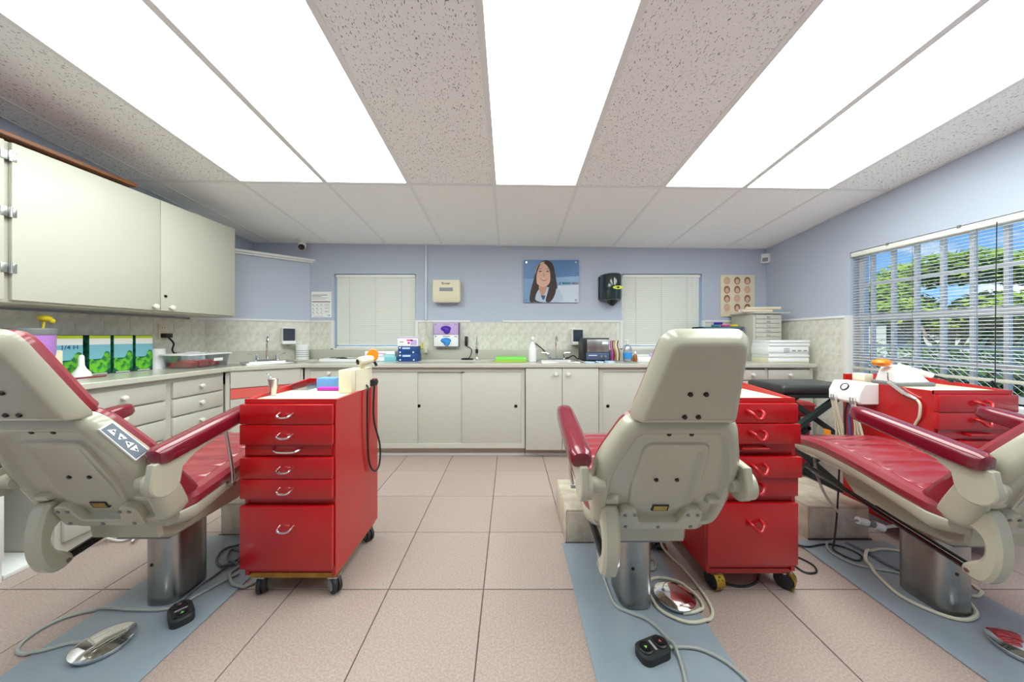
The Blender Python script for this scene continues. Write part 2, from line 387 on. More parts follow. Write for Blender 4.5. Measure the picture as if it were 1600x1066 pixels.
tiles(wall_diag, tuple(DB+dn*.004), tuple(-dd), L, zr, 2, math.atan2(-dd.y, -dd.x), gm); backing(wall_diag, tuple(DB), tuple(DA), zr, .0115)
tiles(wall_right, (XR-.004, YB), (0, -1), YB-W3[1]-.04, ZT-8*tw, 8, -math.pi/2, gw); backing(wall_right, (XR, YB), (XR, W3[1]), .01, .0115)
# chair rail
def rail(name, p0, p1):
    a, b = Vector(p0), Vector(p1); e = (b-a).normalized(); nn = Vector((e.y, -e.x)); prof = [(0, 0), (.018, .0), (.020, .008), (.014, .018), (0, .022)]
    struct(MB().loft([[(p.x+nn.x*u, p.y+nn.y*u, ZT+v) for u, v in prof] for p in (a, b)]), name, 'trim_white')
rail('trim_2', (DA.x, YB), (W1[0]-.02, YB)); rail('trim_3', (W1[1]+.02, YB), (B(735)[0], YB)); rail('trim_4', (B(786)[0], YB), (W2[0]-.02, YB)); rail('trim_5', (W2[1]+.02, YB), (XR, YB))
rail('trim_6', (XR, YB), (XR, W3[1]+.03)); rail('trim_7', tuple(DB), tuple(DA)); rail('trim_8', (XL, 2.805), (XL, DB.y))
# ------------------------------------------------------------------ windows
def win_back(name, wd):
    x0, x1, z0, z1 = wd; t = sempty(name, ((x0+x1)/2, YB+.1, z0)); f = MB()
    for a in ((x0, z0, x0+.03, z1), (x1-.03, z0, x1, z1), (x0+.03, z0, x1-.03, z0+.03), (x0+.03, z1-.03, x1-.03, z1), (x0+.03, (z0+z1)/2-.018, x1-.03, (z0+z1)/2+.018)): f.box(a[0], YB+.085, a[1], a[2], YB+.125, a[3])
    f.build('window_frame', 'alu_white', t); MB().box(x0+.03, YB+.102, z0+.03, x1-.03, YB+.106, z1-.03).build('window_pane', 'glass', t)
    MB().box(x0-.028, YB-.016, z0-.0, x0+.004, YB+.01, ZT+.022).box(x1-.004, YB-.016, z0, x1+.028, YB+.01, ZT+.022).build('window_casing', 'trim_white', t)
    MB().box(x0, YB-.022, z0-.012, x1, YB+.085, z0+.002).build('window_sill', 'trim_white', t)
win_back('window_1', W1); win_back('window_2', W2)
def slat_mesh(length, axis, wid, tilt):
    c, s_ = math.cos(tilt), math.sin(tilt); prof = []
    for k in range(5):
        u = (k/4-.5)*wid; v = .0022*(1-(2*k/4-1)**2); prof.append((u*c-v*s_, u*s_+v*c))
    prof2 = prof+[(a, b-.0009) for a, b in prof[::-1]]
    if axis == 'x': L_ = [[(x, a, b) for a, b in prof2] for x in (-length/2, length/2)]
    else: L_ = [[(a, y, b) for a, b in prof2] for y in (-length/2, length/2)]
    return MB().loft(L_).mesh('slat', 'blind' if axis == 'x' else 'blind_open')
def blind_back(wd, label):
    x0, x1, z0, z1 = wd; yb = YB+.03; t = thing('window_blind', label, 'blind', ((x0+x1)/2, yb, z0+.01), 'closed blinds on the back wall')
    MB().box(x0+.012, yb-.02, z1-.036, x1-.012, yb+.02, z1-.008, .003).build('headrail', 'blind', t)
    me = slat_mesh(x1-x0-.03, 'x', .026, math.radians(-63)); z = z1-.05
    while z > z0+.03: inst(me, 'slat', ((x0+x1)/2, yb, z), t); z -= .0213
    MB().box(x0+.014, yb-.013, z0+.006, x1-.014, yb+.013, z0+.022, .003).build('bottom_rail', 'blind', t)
    for fx in (.18, .5, .82): MB().cyl((x0+(x1-x0)*fx, yb-.014, z0+.02), (x0+(x1-x0)*fx, yb-.014, z1-.03), .0016, n=6).build('ladder_cord', 'cabinet_dark', t)
    MB().cyl((x1-.08, yb-.022, z1-.4), (x1-.08, yb-.022, z1-.03), .0025, n=6).build('tilt_wand', 'white_plastic', t)
blind_back(W1, 'closed cream slatted blind beside the printed notice'); blind_back(W2, 'closed cream slatted blind beside the black towel dispenser')
# right window with bars
y0, y1, z0, z1 = W3; t = sempty('window_3', (XR+.1, (y0+y1)/2, z0)); f = MB(); xo = XR+.075
f.box(xo, y0, z0, xo+.04, y0+.035, z1); f.box(xo, y1-.035, z0, xo+.04, y1, z1); f.box(xo, y0, z0, xo+.04, y1, z0+.04); f.box(xo, y0, z1-.035, xo+.04, y1, z1); f.build('window_frame', 'alu_white', t)
zb = (1.488, 1.225, .905)
y = 2.557
k = 0
while y > y0+.05: MB().box(xo+.004, y-.011, z0+.03, xo+.03, y+.011, z1-.03, .003).build('mullion', 'alu_white', t); y -= .1385
MB().box(xo-.004, y0, zb[0]-.011, xo+.034, y1, zb[0]+.011, .003).build('transom', 'alu_white', t)
MB().box(xo-.008, y0, zb[1]-.024, xo+.036, y1, zb[1]+.024, .004).build('transom', 'alu_white', t)
MB().box(xo-.004, y0, zb[2]-.013, xo+.034, y1, zb[2]+.013, .003).build('transom', 'alu_white', t)
MB().box(xo+.016, y0+.03, z0+.03, xo+.019, y1-.03, z1-.03).build('window_pane', 'glass', t)
MB().box(XR-.014, y1-.004, z0-.02, XR+.075, y1+.03, ZT+.022).box(XR-.11, y0, z0-.03, XR+.075, y1+.03, z0).build('window_casing', 'trim_white', t)
xb = XR+.02; t = thing('window_blind', 'open white slatted blind hung in the barred daylight window', 'blind', (xb, (y0+y1)/2, .82))
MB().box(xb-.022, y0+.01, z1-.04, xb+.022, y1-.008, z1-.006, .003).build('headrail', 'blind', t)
for yy in (2.38, 2.0, 1.62): MB().box(xb-.026, yy-.008, z1-.014, xb-.018, yy+.008, z1+.004).build('rail_clip', 'grey_plastic', t)
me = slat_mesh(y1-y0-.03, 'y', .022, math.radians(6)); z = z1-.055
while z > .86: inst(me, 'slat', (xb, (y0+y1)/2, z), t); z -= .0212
MB().box(xb-.014, y0+.015, .815, xb+.014, y1-.012, .834, .003).build('bottom_rail', 'cabinet_dark', t)
for yy in (2.5, 2.24, 1.93, 1.6): MB().cyl((xb-.013, yy, .83), (xb-.013, yy, z1-.03), .0013, n=6).build('ladder_cord', 'grey_plastic', t)
MB().tube([(xb-.026, 1.842, z1-.03), (xb-.028, 1.845, 1.3), (xb-.03, 1.846, .80)], .0022, 6, 4).build('pull_cord', 'ink', t)
# ------------------------------------------------------------------ outside the right window
struct(MB().box(XR+.15, -8, -.4, 40, 40, -.25), 'ground', 'grass')
MB().box(4.6, -6, -.26, 6.6, 36, -.235).top('street_pavement', 'asphalt', 'pale paved strip outside the barred window', 'pavement')
def leaves(spots, n, size, seed):
    rn = random.Random(seed); m = MB()
    for _ in range(n):
        c, r = rn.choice(spots); u = Vector((rn.gauss(0, 1), rn.gauss(0, 1), rn.gauss(0, 1))).normalized()*(rn.random()**.4)
        p = Vector(c)+Vector((u.x*r[0], u.y*r[1], u.z*r[2])); a = Vector((rn.gauss(0, 1), rn.gauss(0, 1), rn.gauss(0, .6))).normalized(); b = a.orthogonal().normalized(); s_ = size*rn.uniform(.6, 1.3)
        m.add([p-a*s_, p+b*s_*.45, p+a*s_, p-b*s_*.45], [(0, 1, 2, 3)])
    return m
def tree(loc, h, spread, seed, m, label):
    rn = random.Random(seed); t = thing('tree', label, 'tree', loc, 'trees outside the window'); b = Vector(loc); tr = MB(); sp = []
    tr.tube([b, b+Vector((.05, .1, h*.3)), b+Vector((.0, .0, h*.5))], [.1, .085, .07], 8)
    for k in range(13):
        a = k*2.4+rn.random(); e = b+Vector((math.cos(a)*spread*rn.uniform(.5, .95), math.sin(a)*spread*rn.uniform(.5, 1), h*rn.uniform(.5, 1)))
        tr.tube([b+Vector((0, 0, h*.33)), b*.5+e*.5+Vector((0, 0, -.05*h)), e], [.06, .04, .015], 6, 3); sp.append((e, (spread*.42, spread*.42, h*.14)))
    tr.build('trunk', 'bark', t); leaves(sp, 13000, .085, seed).build('foliage', m, t, kind='stuff', angle=180)
tree((11.1, 4.2, -.25), 2.75, 1.45, 1, 'leaf', 'leafy light green tree behind the hedge, at its end')
tree((11.1, 8.2, -.25), 3.0, 1.45, 2, 'leaf', 'tallest light green tree behind the hedge')
tree((11.1, 12.3, -.25), 2.8, 1.45, 3, 'leaf', 'light green tree farthest off along the hedge')
hd = thing('hedge', 'clipped dark green hedge behind the chain link fence', 'hedge', (8.5, 6, -.25))
leaves([((8.5, -1+.5*k, .33), (.4, .5, .66)) for k in range(34)], 15000, .06, 9).build('foliage', 'leaf_dark', hd, kind='stuff', angle=180)
tmb = MB()
for k in range(34): tmb.cyl((8.5, -1+.5*k, -.25), (8.5, -1+.5*k, .5), .02, n=6)
tmb.build('stems', 'bark', hd, kind='stuff')
FX = 7.8; fe = thing('chain_link_fence', 'galvanised chain link fence in front of the hedge', 'fence', (FX, 6, -.25)); wm = MB(); fy0, fy1, fz0, fz1 = 1.0, 13.0, -.2, .86
hgt = fz1-fz0; yy = fy0-hgt
while yy < fy1:
    for sg in (1, -1):
        a, b = (yy, fz0) if sg > 0 else (yy, fz1), (yy+hgt, fz1) if sg > 0 else (yy+hgt, fz0)
        wm.tube([(FX, a[0], a[1]), (FX, b[0], b[1])], .0024, 3)
    yy += .10
wm.build('wire_mesh', 'galv', fe, kind='stuff')
MB().cyl((FX, fy0-hgt, fz1+.01), (FX, fy1+hgt, fz1+.01), .02, n=8).build('top_rail', 'galv', fe)
for k in range(5): MB().cyl((FX+.02, 1+3*k, -.25), (FX+.02, 1+3*k, fz1+.04), .028, n=8).build('post', 'galv', fe)
ho = thing('house', 'white sided house behind the trees', 'house', (15, 12, -.25)); hw_ = MB().box(13.2, 4, -.25, 19, 20, 1.75); hw_.build('wall', 'house_white', ho)
for k in range(10): MB().box(13.17, 4, -.2+.195*k, 13.2, 20, -.02+.195*k).build('siding_board', 'house_white', ho)
MB().prism([(13.0, 1.75), (19.2, 1.75), (19.2, 1.85), (13.0, 1.85)], lambda u, v, a: (u, 3.7+a, v), 0, 16.6).build('roof', 'roof_grey', ho)
for k in range(3): MB().box(13.14, 6.4+4*k, .6, 13.19, 7.4+4*k, 1.6).build('window', 'smoke', ho)
# ------------------------------------------------------------------ cabinets
CT = .835; CTH = .034
def knob(parent, p, d, r=.015):
    MB().lathe([(.007, 0), (.007, .012), (r*.8, .014), (r, .020), (r*.85, .028), (.002, .031)], p, 14, d).build('knob', 'knob', parent)
# worktop with sink holes
wt_poly = [(XL+.0145, .9), (-2.19, .9), (-2.19, 2.567), (-1.834, 2.86), (2.69, 2.86), (2.69, YB-.0145), (DA.x+.016, YB-.0145), (XL+.0145, DB.y-.016)]
wt = MB().prism(wt_poly, XY(CT-CTH), 0, CTH, .004)
sk1c = Vector((-2.22, 3.005)); SK2 = (.462, 3.16)
e1 = -dd; rz1 = math.atan2(e1.y, e1.x)
def rrect(w_, d_, r): return rounded([(-w_/2, -d_/2), (w_/2, -d_/2), (w_/2, d_/2), (-w_/2, d_/2)], r, 4)
def rot2(p, c, a): return [(c[0]+x*math.cos(a)-y_*math.sin(a), c[1]+x*math.sin(a)+y_*math.cos(a)) for x, y_ in p]
wto = wt.top('worktop', 'laminate', 'long cream laminate worktop running round the corner with raised back edge', 'counter')
for c, a in ((sk1c, rz1), (SK2, 0)):
    cut = bpy.data.objects.new('cut', MB().prism(rot2(rrect(.34, .26, .03), c, a), XY(CT-.1), 0, .2).mesh('cut', 'steel')); COL.objects.link(cut)
    md = wto.modifiers.new('b', 'BOOLEAN'); md.object = cut; md.operation = 'DIFFERENCE'; md.solver = 'EXACT'
    bpy.context.view_layer.update(); me2 = bpy.data.meshes.new_from_object(wto.evaluated_get(bpy.context.evaluated_depsgraph_get())); wto.modifiers.clear(); wto.data = me2; bpy.data.objects.remove(cut)
us = MB().box(-2.138, YB-.038, CT, 2.69, YB-.0145, CT+.10, .003)
us.prism([tuple(DB+dn*.0145-dd*.02), tuple(DA+dn*.0145+dd*.02), tuple(DA+dn*.036+dd*.02), tuple(DB+dn*.036-dd*.02)], XY(CT), 0, .10)
us.box(XL+.0145, .9, CT, XL+.036, DB.y-.02, CT+.10, .003); us.build('back_edge', 'laminate', wto)
def sink(c, a, label, ap=None):
    t = thing('sink', label, 'sink', (c[0], c[1], CT)); m = MB(); o1 = rot2(rrect(.40, .37, .04), (c[0], c[1]), a); i1 = rot2(rrect(.33, .25, .035), (c[0], c[1]), a); i2 = rot2(rrect(.29, .21, .05), (c[0], c[1]), a)
    m.loft([[(x, y, CT+.001) for x, y in o1], [(x, y, CT+.008) for x, y in inset(o1, .004)], [(x, y, CT+.008) for x, y in inset(i1, -.006)], [(x, y, CT+.002) for x, y in i1], [(x, y, CT-.13) for x, y in i2]], cap=False)
    m.add([(x, y, CT-.13) for x, y in i2], [tuple(range(len(i2)))]); m.build('basin', 'steel', t)
    MB().lathe([(.001, 0), (.03, .0), (.032, .003), (.001, .004)], (c[0], c[1], CT-.129), 16).build('drain', 'dark_metal', t); return t
sink(sk1c, rz1, 'small steel sink set in the corner worktop'); sink(SK2, 0, 'small steel sink in the back worktop beside the spray bottle')
def faucet(c, a, label):
    ca, sa = math.cos(a), math.sin(a)
    T = lambda x, y, z: (c[0]+x*ca-y*sa, c[1]+x*sa+y*ca, CT+z)
    t = thing('faucet', label, 'faucet', (c[0], c[1], CT)); MB().prism([T(x, y, 0)[:2] for x, y in rrect(.20, .05, .024)], XY(CT+.008), 0, .014, .003).build('base', 'chrome', t)
    MB().tube([T(0, 0, .02), T(0, 0, .16), T(0, -.012, .215), T(0, -.045, .238), T(0, -.08, .222), T(0, -.092, .185)], .009, 10, 5).cyl(T(0, 0, .02), T(0, 0, .045), .016, .012).build('spout', 'chrome', t)
    for s in (-1, 1):
        h = MB().cyl(T(.075*s, 0, .02), T(.075*s, 0, .06), .017, .012).tube([T(.075*s, 0, .062), T(.1*s, -.006, .074), T(.145*s, -.012, .078)], [.01, .007, .006], 8); h.build('handle', 'chrome', t)
wd_ = -dn
fc1 = sk1c+wd_*.155; faucet((fc1.x, fc1.y), rz1, 'chrome gooseneck faucet on the corner sink'); faucet((SK2[0], SK2[1]+.155), 0, 'chrome gooseneck faucet on the sink by the spray bottle')
# upper cabinet
UX = -2.36; Yn, Ym, Yf = 1.0, 2.205, 2.803
uc = thing('wall_cabinet', 'wide cream wall cabinet with two flat doors above the left worktop', 'cabinet', (XL+.2, 2.2, 1.238))
Yd0 = 1.545
MB().box(XL+.01, Yn, 1.238, UX-.02, Yf, 2.0, .002).build('body', 'cabinet_upper', uc)
def udoor(a, b, kz, ky, lock=None, hinge=None):
    d = MB().box(UX-.02, a+.0015, 1.25, UX, b-.0015, 1.998, .003).build('door', 'cabinet_upper', uc); knob(d, (UX, ky, 1.276), (1, 0, 0), .017)
    if lock: MB().cyl((UX-.002, lock, 1.352), (UX+.004, lock, 1.352), .009).build('lock', 'dark_metal', d)
    if hinge:
        for z in (1.93, 1.665, 1.40):
            MB().cyl((UX+.006, hinge, z-.025), (UX+.006, hinge, z+.025), .006, n=10).box(UX, hinge-.028, z-.022, UX+.003, hinge-.004, z+.022, .001).box(UX, hinge+.004, z-.022, UX+.003, hinge+.022, z+.022, .001).build('hinge', 'steel', d)
udoor(Yd0, Ym, 0, Ym-.045, hinge=Yd0-.006); udoor(Ym, Yf, 0, Ym+.06, Ym+.03); udoor(Yn, Yd0-.02, 0, Yd0-.1)
MB().box(XL+.1, 1.2, 2.016, UX+.012, 2.06, 2.036, .002).box(XL+.1, 1.25, 2.0, XL+.3, 1.3, 2.017).box(XL+.1, 1.95, 2.0, XL+.3, 2.0, 2.017).top('wood_board', 'wood', 'brown wooden board lying on top of the wall cabinet', 'board')
# left base units: face X=-2.21
FXL = -2.215
def drawer_unit_left(ya, yb, rows, label, kn=True):
    t = thing('drawer_unit', label, 'drawers', ((FXL+XL)/2, (ya+yb)/2, 0), 'drawer units under the left worktop'); MB().box(XL+.01, ya, .0, FXL-.018, yb, CT-CTH).build('body', 'cabinet', t)
    for a, b in rows:
        d = MB().box(FXL-.018, ya+.022, a+.003, FXL, yb-.022, b-.003, .003).build('drawer', 'cabinet', t)
        if kn: knob(d, (FXL, (ya+yb)/2, (a+b)/2+.005), (1, 0, 0), .015)
rows = [(.665, .775), (.545, .66), (.415, .54), (.28, .41), (.05, .275)]
drawer_unit_left(1.60, 2.125, rows, 'wide cream drawer unit beside the reclined chair under the left worktop')
drawer_unit_left(2.125, 2.54, rows, 'narrow cream drawer unit next to the corner sink cabinet')
t = thing('drawer_unit', 'white end unit of the left worktop, nearest the open floor board', 'cabinet', (-2.5, 1.15, 0)); MB().box(XL+.01, .9, 0, FXL-.02, 1.435, CT-CTH).build('body', 'white_paint', t); MB().box(FXL-.02, .91, .1, FXL, 1.43, .78, .003).build('door', 'white_paint', t)
MB().box(XL+.01, 1.44, 0, -2.235, 1.595, .022, .003).top('floor_board', 'white_paint', 'white board on the floor between the left base units', 'board')
# diagonal sink cabinet
a_, b_ = Vector((-2.225, 2.55)), Vector((-1.83, 2.886)); de = (b_-a_).normalized(); dnn = Vector((de.y, -de.x))
t = thing('sink_cabinet', 'corner sink cabinet set diagonally with a coral red strip under its false front', 'cabinet', (-2.2, 2.9, 0)); Ld = (b_-a_).length
MB().prism([tuple(a_-dnn*.02), tuple(b_-dnn*.02), (-1.84, YB-.03), (DA.x, YB-.03), (XL+.02, DB.y-.02), (XL+.02, 2.545)], XY(0), 0, .7).build('body', 'cabinet', t)
def dpan(name, u0, u1, za, zb_, th, m):
    p, q = a_+de*u0, a_+de*u1; return MB().prism([tuple(p-dnn*.02), tuple(q-dnn*.02), tuple(q+dnn*th), tuple(p+dnn*th)], XY(za), 0, zb_-za).build(name, m, t)
dpan('false_front', .03, Ld-.02, .665, .785, .0, 'cabinet'); dpan('coral_strip', .03, Ld-.02, .58, .66, -.006, 'coral'); dd1 = dpan('door', .03, Ld-.02, .09, .575, .0, 'cabinet')
dpan('stile', 0, .026, .0, CT-CTH, -.004, 'cabinet'); dpan('stile', Ld-.018, Ld, .0, CT-CTH, -.004, 'cabinet'); dpan('top_rail', .0, Ld, .785, CT-CTH, -.004, 'cabinet')
# back base units: face Y=2.89
FY = 2.89; TB = .085
def bx_(px): return (px-CX)/F_PX*FY
def back_body(t, xa, xb, fr=FY, holes=None):
    MB().box(xa, fr+.02, TB, xb, YB-.03, .70).box(xa, 2.97, 0, xb, 3.0, TB).build('body', 'cabinet', t)
def frame_open(t, xa, xb, za, zb_, s, fr=FY):
    m = MB(); m.box(xa, fr, TB, xa+s, fr+.02, CT-CTH).box(xb-s, fr, TB, xb, fr+.02, CT-CTH).box(xa+s, fr, zb_, xb-s, fr+.02, CT-CTH).box(xa+s, fr, TB, xb-s, fr+.02, za); m.build('face_frame', 'cabinet', t)
def toe(t, xa, xb): MB().box(xa, 2.962, .0, xb, 2.97, TB).build('toe_board', 'toe', t); MB().box(xa, 2.95, .0, xb, 2.962, .022).build('toe_strip', 'white_paint', t)
xa, xb = bx_(476), bx_(562); t = thing('base_cabinet', 'single door base cabinet between the corner sink and the sliding doors', 'cabinet', ((xa+xb)/2, 3.2, 0)); back_body(t, xa, xb); frame_open(t, xa, xb, .12, .775, .05)
d = MB().box(xa+.052, FY-.004, .122, xb-.052, FY+.016, .772, .003).build('door', 'cabinet', t); knob(d, ((xa+xb)/2-.02, FY-.004, .752), (0, -1, 0)); toe(t, xa, xb)
xa, xb = bx_(562), bx_(820); t = thing('sliding_door_cabinet', 'low cream cabinet with three sliding doors beside the red cart', 'cabinet', ((xa+xb)/2, 3.2, 0)); back_body(t, xa, xb, FY+.02); frame_open(t, xa, xb, .125, .762, .03); toe(t, xa, xb)
for k, (p, q, off) in enumerate(((566, 652, .006), (650, 724, .014), (722, 815, .004))):
    d = MB().box(bx_(p), FY+off, .125, bx_(q), FY+off+.008, .762, .001).build('sliding_door', 'cabinet', t)
    if k: hx = bx_(654 if k == 1 else 806); MB().cyl((hx, FY+off-.002, .457), (hx, FY+off+.002, .457), .012).cyl((hx, FY+off-.003, .457), (hx, FY+off, .457), .0145).build('finger_pull', 'dark_metal', d)
MB().box(bx_(720), FY+.002, .752, bx_(726), FY+.01, .762).build('track_stop', 'wood', t)
xa, xb = bx_(821), bx_(935); t = thing('sink_cabinet', 'flush two door cream cabinet below the back sink', 'cabinet', ((xa+xb)/2, 3.2, 0)); back_body(t, xa, xb); MB().box(xa, FY, .70, xb, FY+.02, CT-CTH).build('top_rail', 'cabinet', t); toe(t, xa, xb)
xm = bx_(878)
for a, b, kx in ((xa+.002, xm-.002, xm-.055), (xm+.002, xb-.002, xm+.05)):
    d = MB().box(a, FY-.018, .075, b, FY, .795, .003).build('door', 'cabinet', t); knob(d, (kx, FY-.018, .745), (0, -1, 0), .017)
xa, xb = bx_(936), bx_(1148); t = thing('sliding_door_cabinet', 'low cream cabinet with sliding doors behind the upright chair', 'cabinet', ((xa+xb)/2, 3.2, 0)); back_body(t, xa, xb, FY+.02); frame_open(t, xa, xb, .125, .762, .03); toe(t, xa, xb)
for k, (p, q, off) in enumerate(((941, 1045, .006), (1043, 1143, .014))):
    d = MB().box(bx_(p), FY+off, .125, bx_(q), FY+off+.008, .762, .001).build('sliding_door', 'cabinet', t); hx = bx_(950 if k == 0 else 1136); MB().cyl((hx, FY+off-.003, .457), (hx, FY+off+.002, .457), .0145).build('finger_pull', 'dark_metal', d)
xa, xb = bx_(1148), 2.68; t = thing('drawer_unit', 'cream two column drawer unit at the window end of the worktop', 'drawers', ((xa+xb)/2, 3.2, 0)); back_body(t, xa, xb)
frame_open(t, xa, xb, .1, .79, .03); c0, c1, c2 = xa+.03, bx_(1197), xb-.035
MB().box(c1-.012, FY, .1, c1+.012, FY+.02, .79).build('stile', 'cabinet', t)
for p, q in ((c0, c1-.012), (c1+.012, c2)):
    for a, b in ((.69, .785), (.578, .685), (.455, .573), (.31, .45), (.11, .305)):
        d = MB().box(p+.003, FY-.010, a, q-.003, FY+.01, b-.004, .003).build('drawer', 'cabinet', t); knob(d, ((p+q)/2, FY-.01, (a+b)/2), (0, -1, 0))
toe(t, xa, xb)
# ------------------------------------------------------------------ dental chair
CH = Vector((.5, 1.36, 0))
ch = thing('dental_chair', 'cream dental chair with dark red upholstery seen squarely from behind', 'chair', tuple(CH), 'dental chairs')
sn, cs = .432, .902; Y0, Z0 = 1.128, .41
def BR(x, s, t):
    if t > 0: t *= itp(s, [(0, 1.0), (.2, .92), (.47, .62), (.5, .56), (.75, .5)])
    return (CH.x+x, Y0-s*sn+t*cs, Z0+s*cs+t*sn)
def SZ(z): return (z-Z0)/cs
back = [(-.212, 0), (.212, 0), (.228, SZ(.50)), (.228, SZ(.655)), (.158, SZ(.835)), (-.158, SZ(.835)), (-.228, SZ(.655)), (-.228, SZ(.50))]
rb = [.045, .045, .05, .07, .05, .05, .07, .05]
def ring(p, r, d, t): q = rounded(inset(p, d) if d else p, [max(x-d*.5, .012) for x in r], 5); return [BR(u, v, t) for u, v in q]
MB().loft([ring(back, rb, .004, .083), ring(back, rb, 0, .078), ring(back, rb, 0, .035), ring(back, rb, .008, .014), ring(back, rb, .026, .001), ring(back, rb, .034, 0), ring(back, rb, .042, .002), ring(back, rb, .052, .016), ring(back, rb, .058, .018)]).build('back_shell', 'chair_shell', ch)
pl = [(-.105, .09), (.105, .09), (.115, .20), (.10, .385), (-.10, .385), (-.115, .20)]
MB().loft([ring(pl, [.03]*6, 0, .0185), ring(pl, [.03]*6, .006, .011), ring(pl, [.03]*6, .022, .011), ring(pl, [.03]*6, .03, .0165)]).build('back_panel', 'chair_shell', ch)
def padfn(base, r, t0, th, bulge):
    lo = []
    for d, t in ((.012, 0), (-.006, .006), (-.008, th*.5), (.0, th*.85), (.02, th), (.06, th+.004)):
        q = rounded(inset(base, d), [max(x-d*.3, .012) for x in r], 5); lo.append([BR(u, v, t0+t+(bulge*max(0, 1-v/.16) if t > .01 else 0)) for u, v in q])
    return lo
MB().loft(padfn([(x*.92, .008+v*.965) for x, v in back], rb, .082, .045, .03)).build('back_cushion', 'vinyl', ch)
hs0, hs1 = SZ(.822), SZ(1.085)
head = [(-.148, hs0), (.148, hs0), (.15, hs0+.035), (.108, hs1), (-.108, hs1), (-.15, hs0+.035)]; rh = [.04, .04, .03, .04, .04, .03]
MB().loft([ring(head, rh, .004, .068), ring(head, rh, 0, .062), ring(head, rh, .003, .028), ring(head, rh, .018, -.006), ring(head, rh, .024, -.011), ring(head, rh, .034, -.012)]).build('headrest_shell', 'chair_shell', ch)
MB().loft(padfn([(x*.86, hs0+.010+(v-hs0)*.90) for x, v in head], rh, .066, .072, 0)).build('headrest_cushion', 'vinyl', ch)
for z, dx, t in ((.93, .021, -.012), (.862, .019, -.012), (.786, .033, .018), (.614, .033, .0165)):
    for sg in (-1, 1):
        p = Vector(BR(dx*sg, SZ(z), t)); q = Vector(BR(dx*sg, SZ(z), t-.005)); b = MB().cyl(p, q, .007, .006, 14).build('bolt', 'dark_metal', ch); MB().cyl(q, Vector(BR(dx*sg, SZ(z), t-.0056)), .0042, n=6).build('bolt_socket', 'black', b)
ears = [(-.138, SZ(.425)), (.138, SZ(.425)), (.142, SZ(.49)), (.128, SZ(.51)), (.085, SZ(.51)), (.066, SZ(.452)), (-.066, SZ(.452)), (-.085, SZ(.51)), (-.128, SZ(.51)), (-.142, SZ(.49))]
er = rounded(ears, .012, 3); MB().loft([[BR(u, v, .02) for u, v in er], [BR(u, v, -.006) for u, v in er], [BR(u, v, -.011) for u, v in inset(er, .005)]]).build('hinge_plate', 'chair_shell', ch)
for u, z in ((-.12, .492), (-.088, .492), (.088, .492), (.12, .492), (-.11, .44), (0, .438), (.11, .44)): MB().cyl(BR(u, SZ(z), -.01), BR(u, SZ(z), -.014), .006, n=10).build('screw', 'grey_plastic', ch)
mp_ = MB().loft([[BR(u, v, .016) for u, v in rrect2] for rrect2 in [[(-.025, SZ(.488)), (.03, SZ(.488)), (.03, SZ(.512)), (-.025, SZ(.512))]]]+[[BR(u, v, .008) for u, v in [(-.025, SZ(.488)), (.03, SZ(.488)), (.03, SZ(.512)), (-.025, SZ(.512))]]]).build('maker_plate', 'ink', ch)
MB().loft([[BR(u, v, t) for u, v in [(-.020, SZ(.491)), (.025, SZ(.491)), (.025, SZ(.509)), (-.020, SZ(.509))]] for t in (.009, .0072)]).build('plate_face', 'brass', mp_)
for u0, u1 in ((-.185, -.145), (.15, .19)): MB().loft([[BR(u, v, t) for u, v in rounded([(u0-d, SZ(.525)-d), (u1+d, SZ(.525)-d), (u1+d, SZ(.545)+d), (u0-d, SZ(.545)+d)], .006, 2)] for d, t in ((.006, .02), (0, .002), (-.004, 0))]).build('shell_boss', 'chair_shell', ch)
# hook bracket and strut
hk = chaikin([(1.07, .53), (1.046, .43), (1.048, .35), (1.070, .29), (1.095, .268), (1.142, .28), (1.140, .308), (1.118, .33), (1.094, .35), (1.085, .387), (1.09, .42), (1.106, .438), (1.13, .445), (1.135, .50)], 2)
MB().prism(hk, YZ(CH.x-.197), 0, .054, .009).build('hook_bracket', 'chair_shell', ch)
MB().cyl((CH.x-.2, 1.122, .297), (CH.x-.14, 1.122, .297), .007, n=12).build('pivot_pin', 'steel', ch)
MB().cyl((CH.x-.17, 1.112, .292), (CH.x-.17, 1.42, .345), .015, n=14).cyl((CH.x-.17, 1.40, .341), (CH.x-.17, 1.74, .40), .011, n=12).build('tilt_strut', 'black_gloss', ch)
# seat: shell + cushion (lofted along Y)
ZTp = [(1.08, .475), (1.2, .496), (1.35, .524), (1.5, .55), (1.63, .567), (1.72, .562), (1.8, .545), (1.86, .515)]
HW = [(1.165, .20), (1.21, .222), (1.3, .222), (1.6, .208), (1.75, .198), (1.80, .19), (1.84, .168), (1.865, .12)]
BT = [(1.165, .39), (1.22, .375), (1.3, .40), (1.45, .435), (1.6, .455), (1.72, .455), (1.82, .455), (1.865, .47)]
ys = [1.165, 1.18, 1.21, 1.24, 1.28, 1.35, 1.43, 1.5, 1.57, 1.63, 1.68, 1.72, 1.76, 1.8, 1.825, 1.845, 1.865]
lo = []
for y in ys:
    h = itp(y, HW); zt = itp(y, ZTp)-.047; zb_ = itp(y, BT); lo.append([(CH.x+u, y, v) for u, v in rounded([(-h+.03, zb_), (h-.03, zb_), (h+.002, zb_+.03), (h+.004, zt), (-h-.004, zt), (-h-.002, zb_+.03)], .018, 3)])
MB().loft(lo).build('seat_shell', 'chair_shell', ch)
seams = [1.30, 1.375, 1.45, 1.525, 1.60, 1.68]; yy = sorted(set([1.17, 1.185, 1.21, 1.23, 1.25, 1.72, 1.76, 1.79, 1.815, 1.835, 1.85, 1.86]+[s_+k for s_ in seams for k in (-.037, -.008, -.003, 0, .003, .008)]))
lo = []
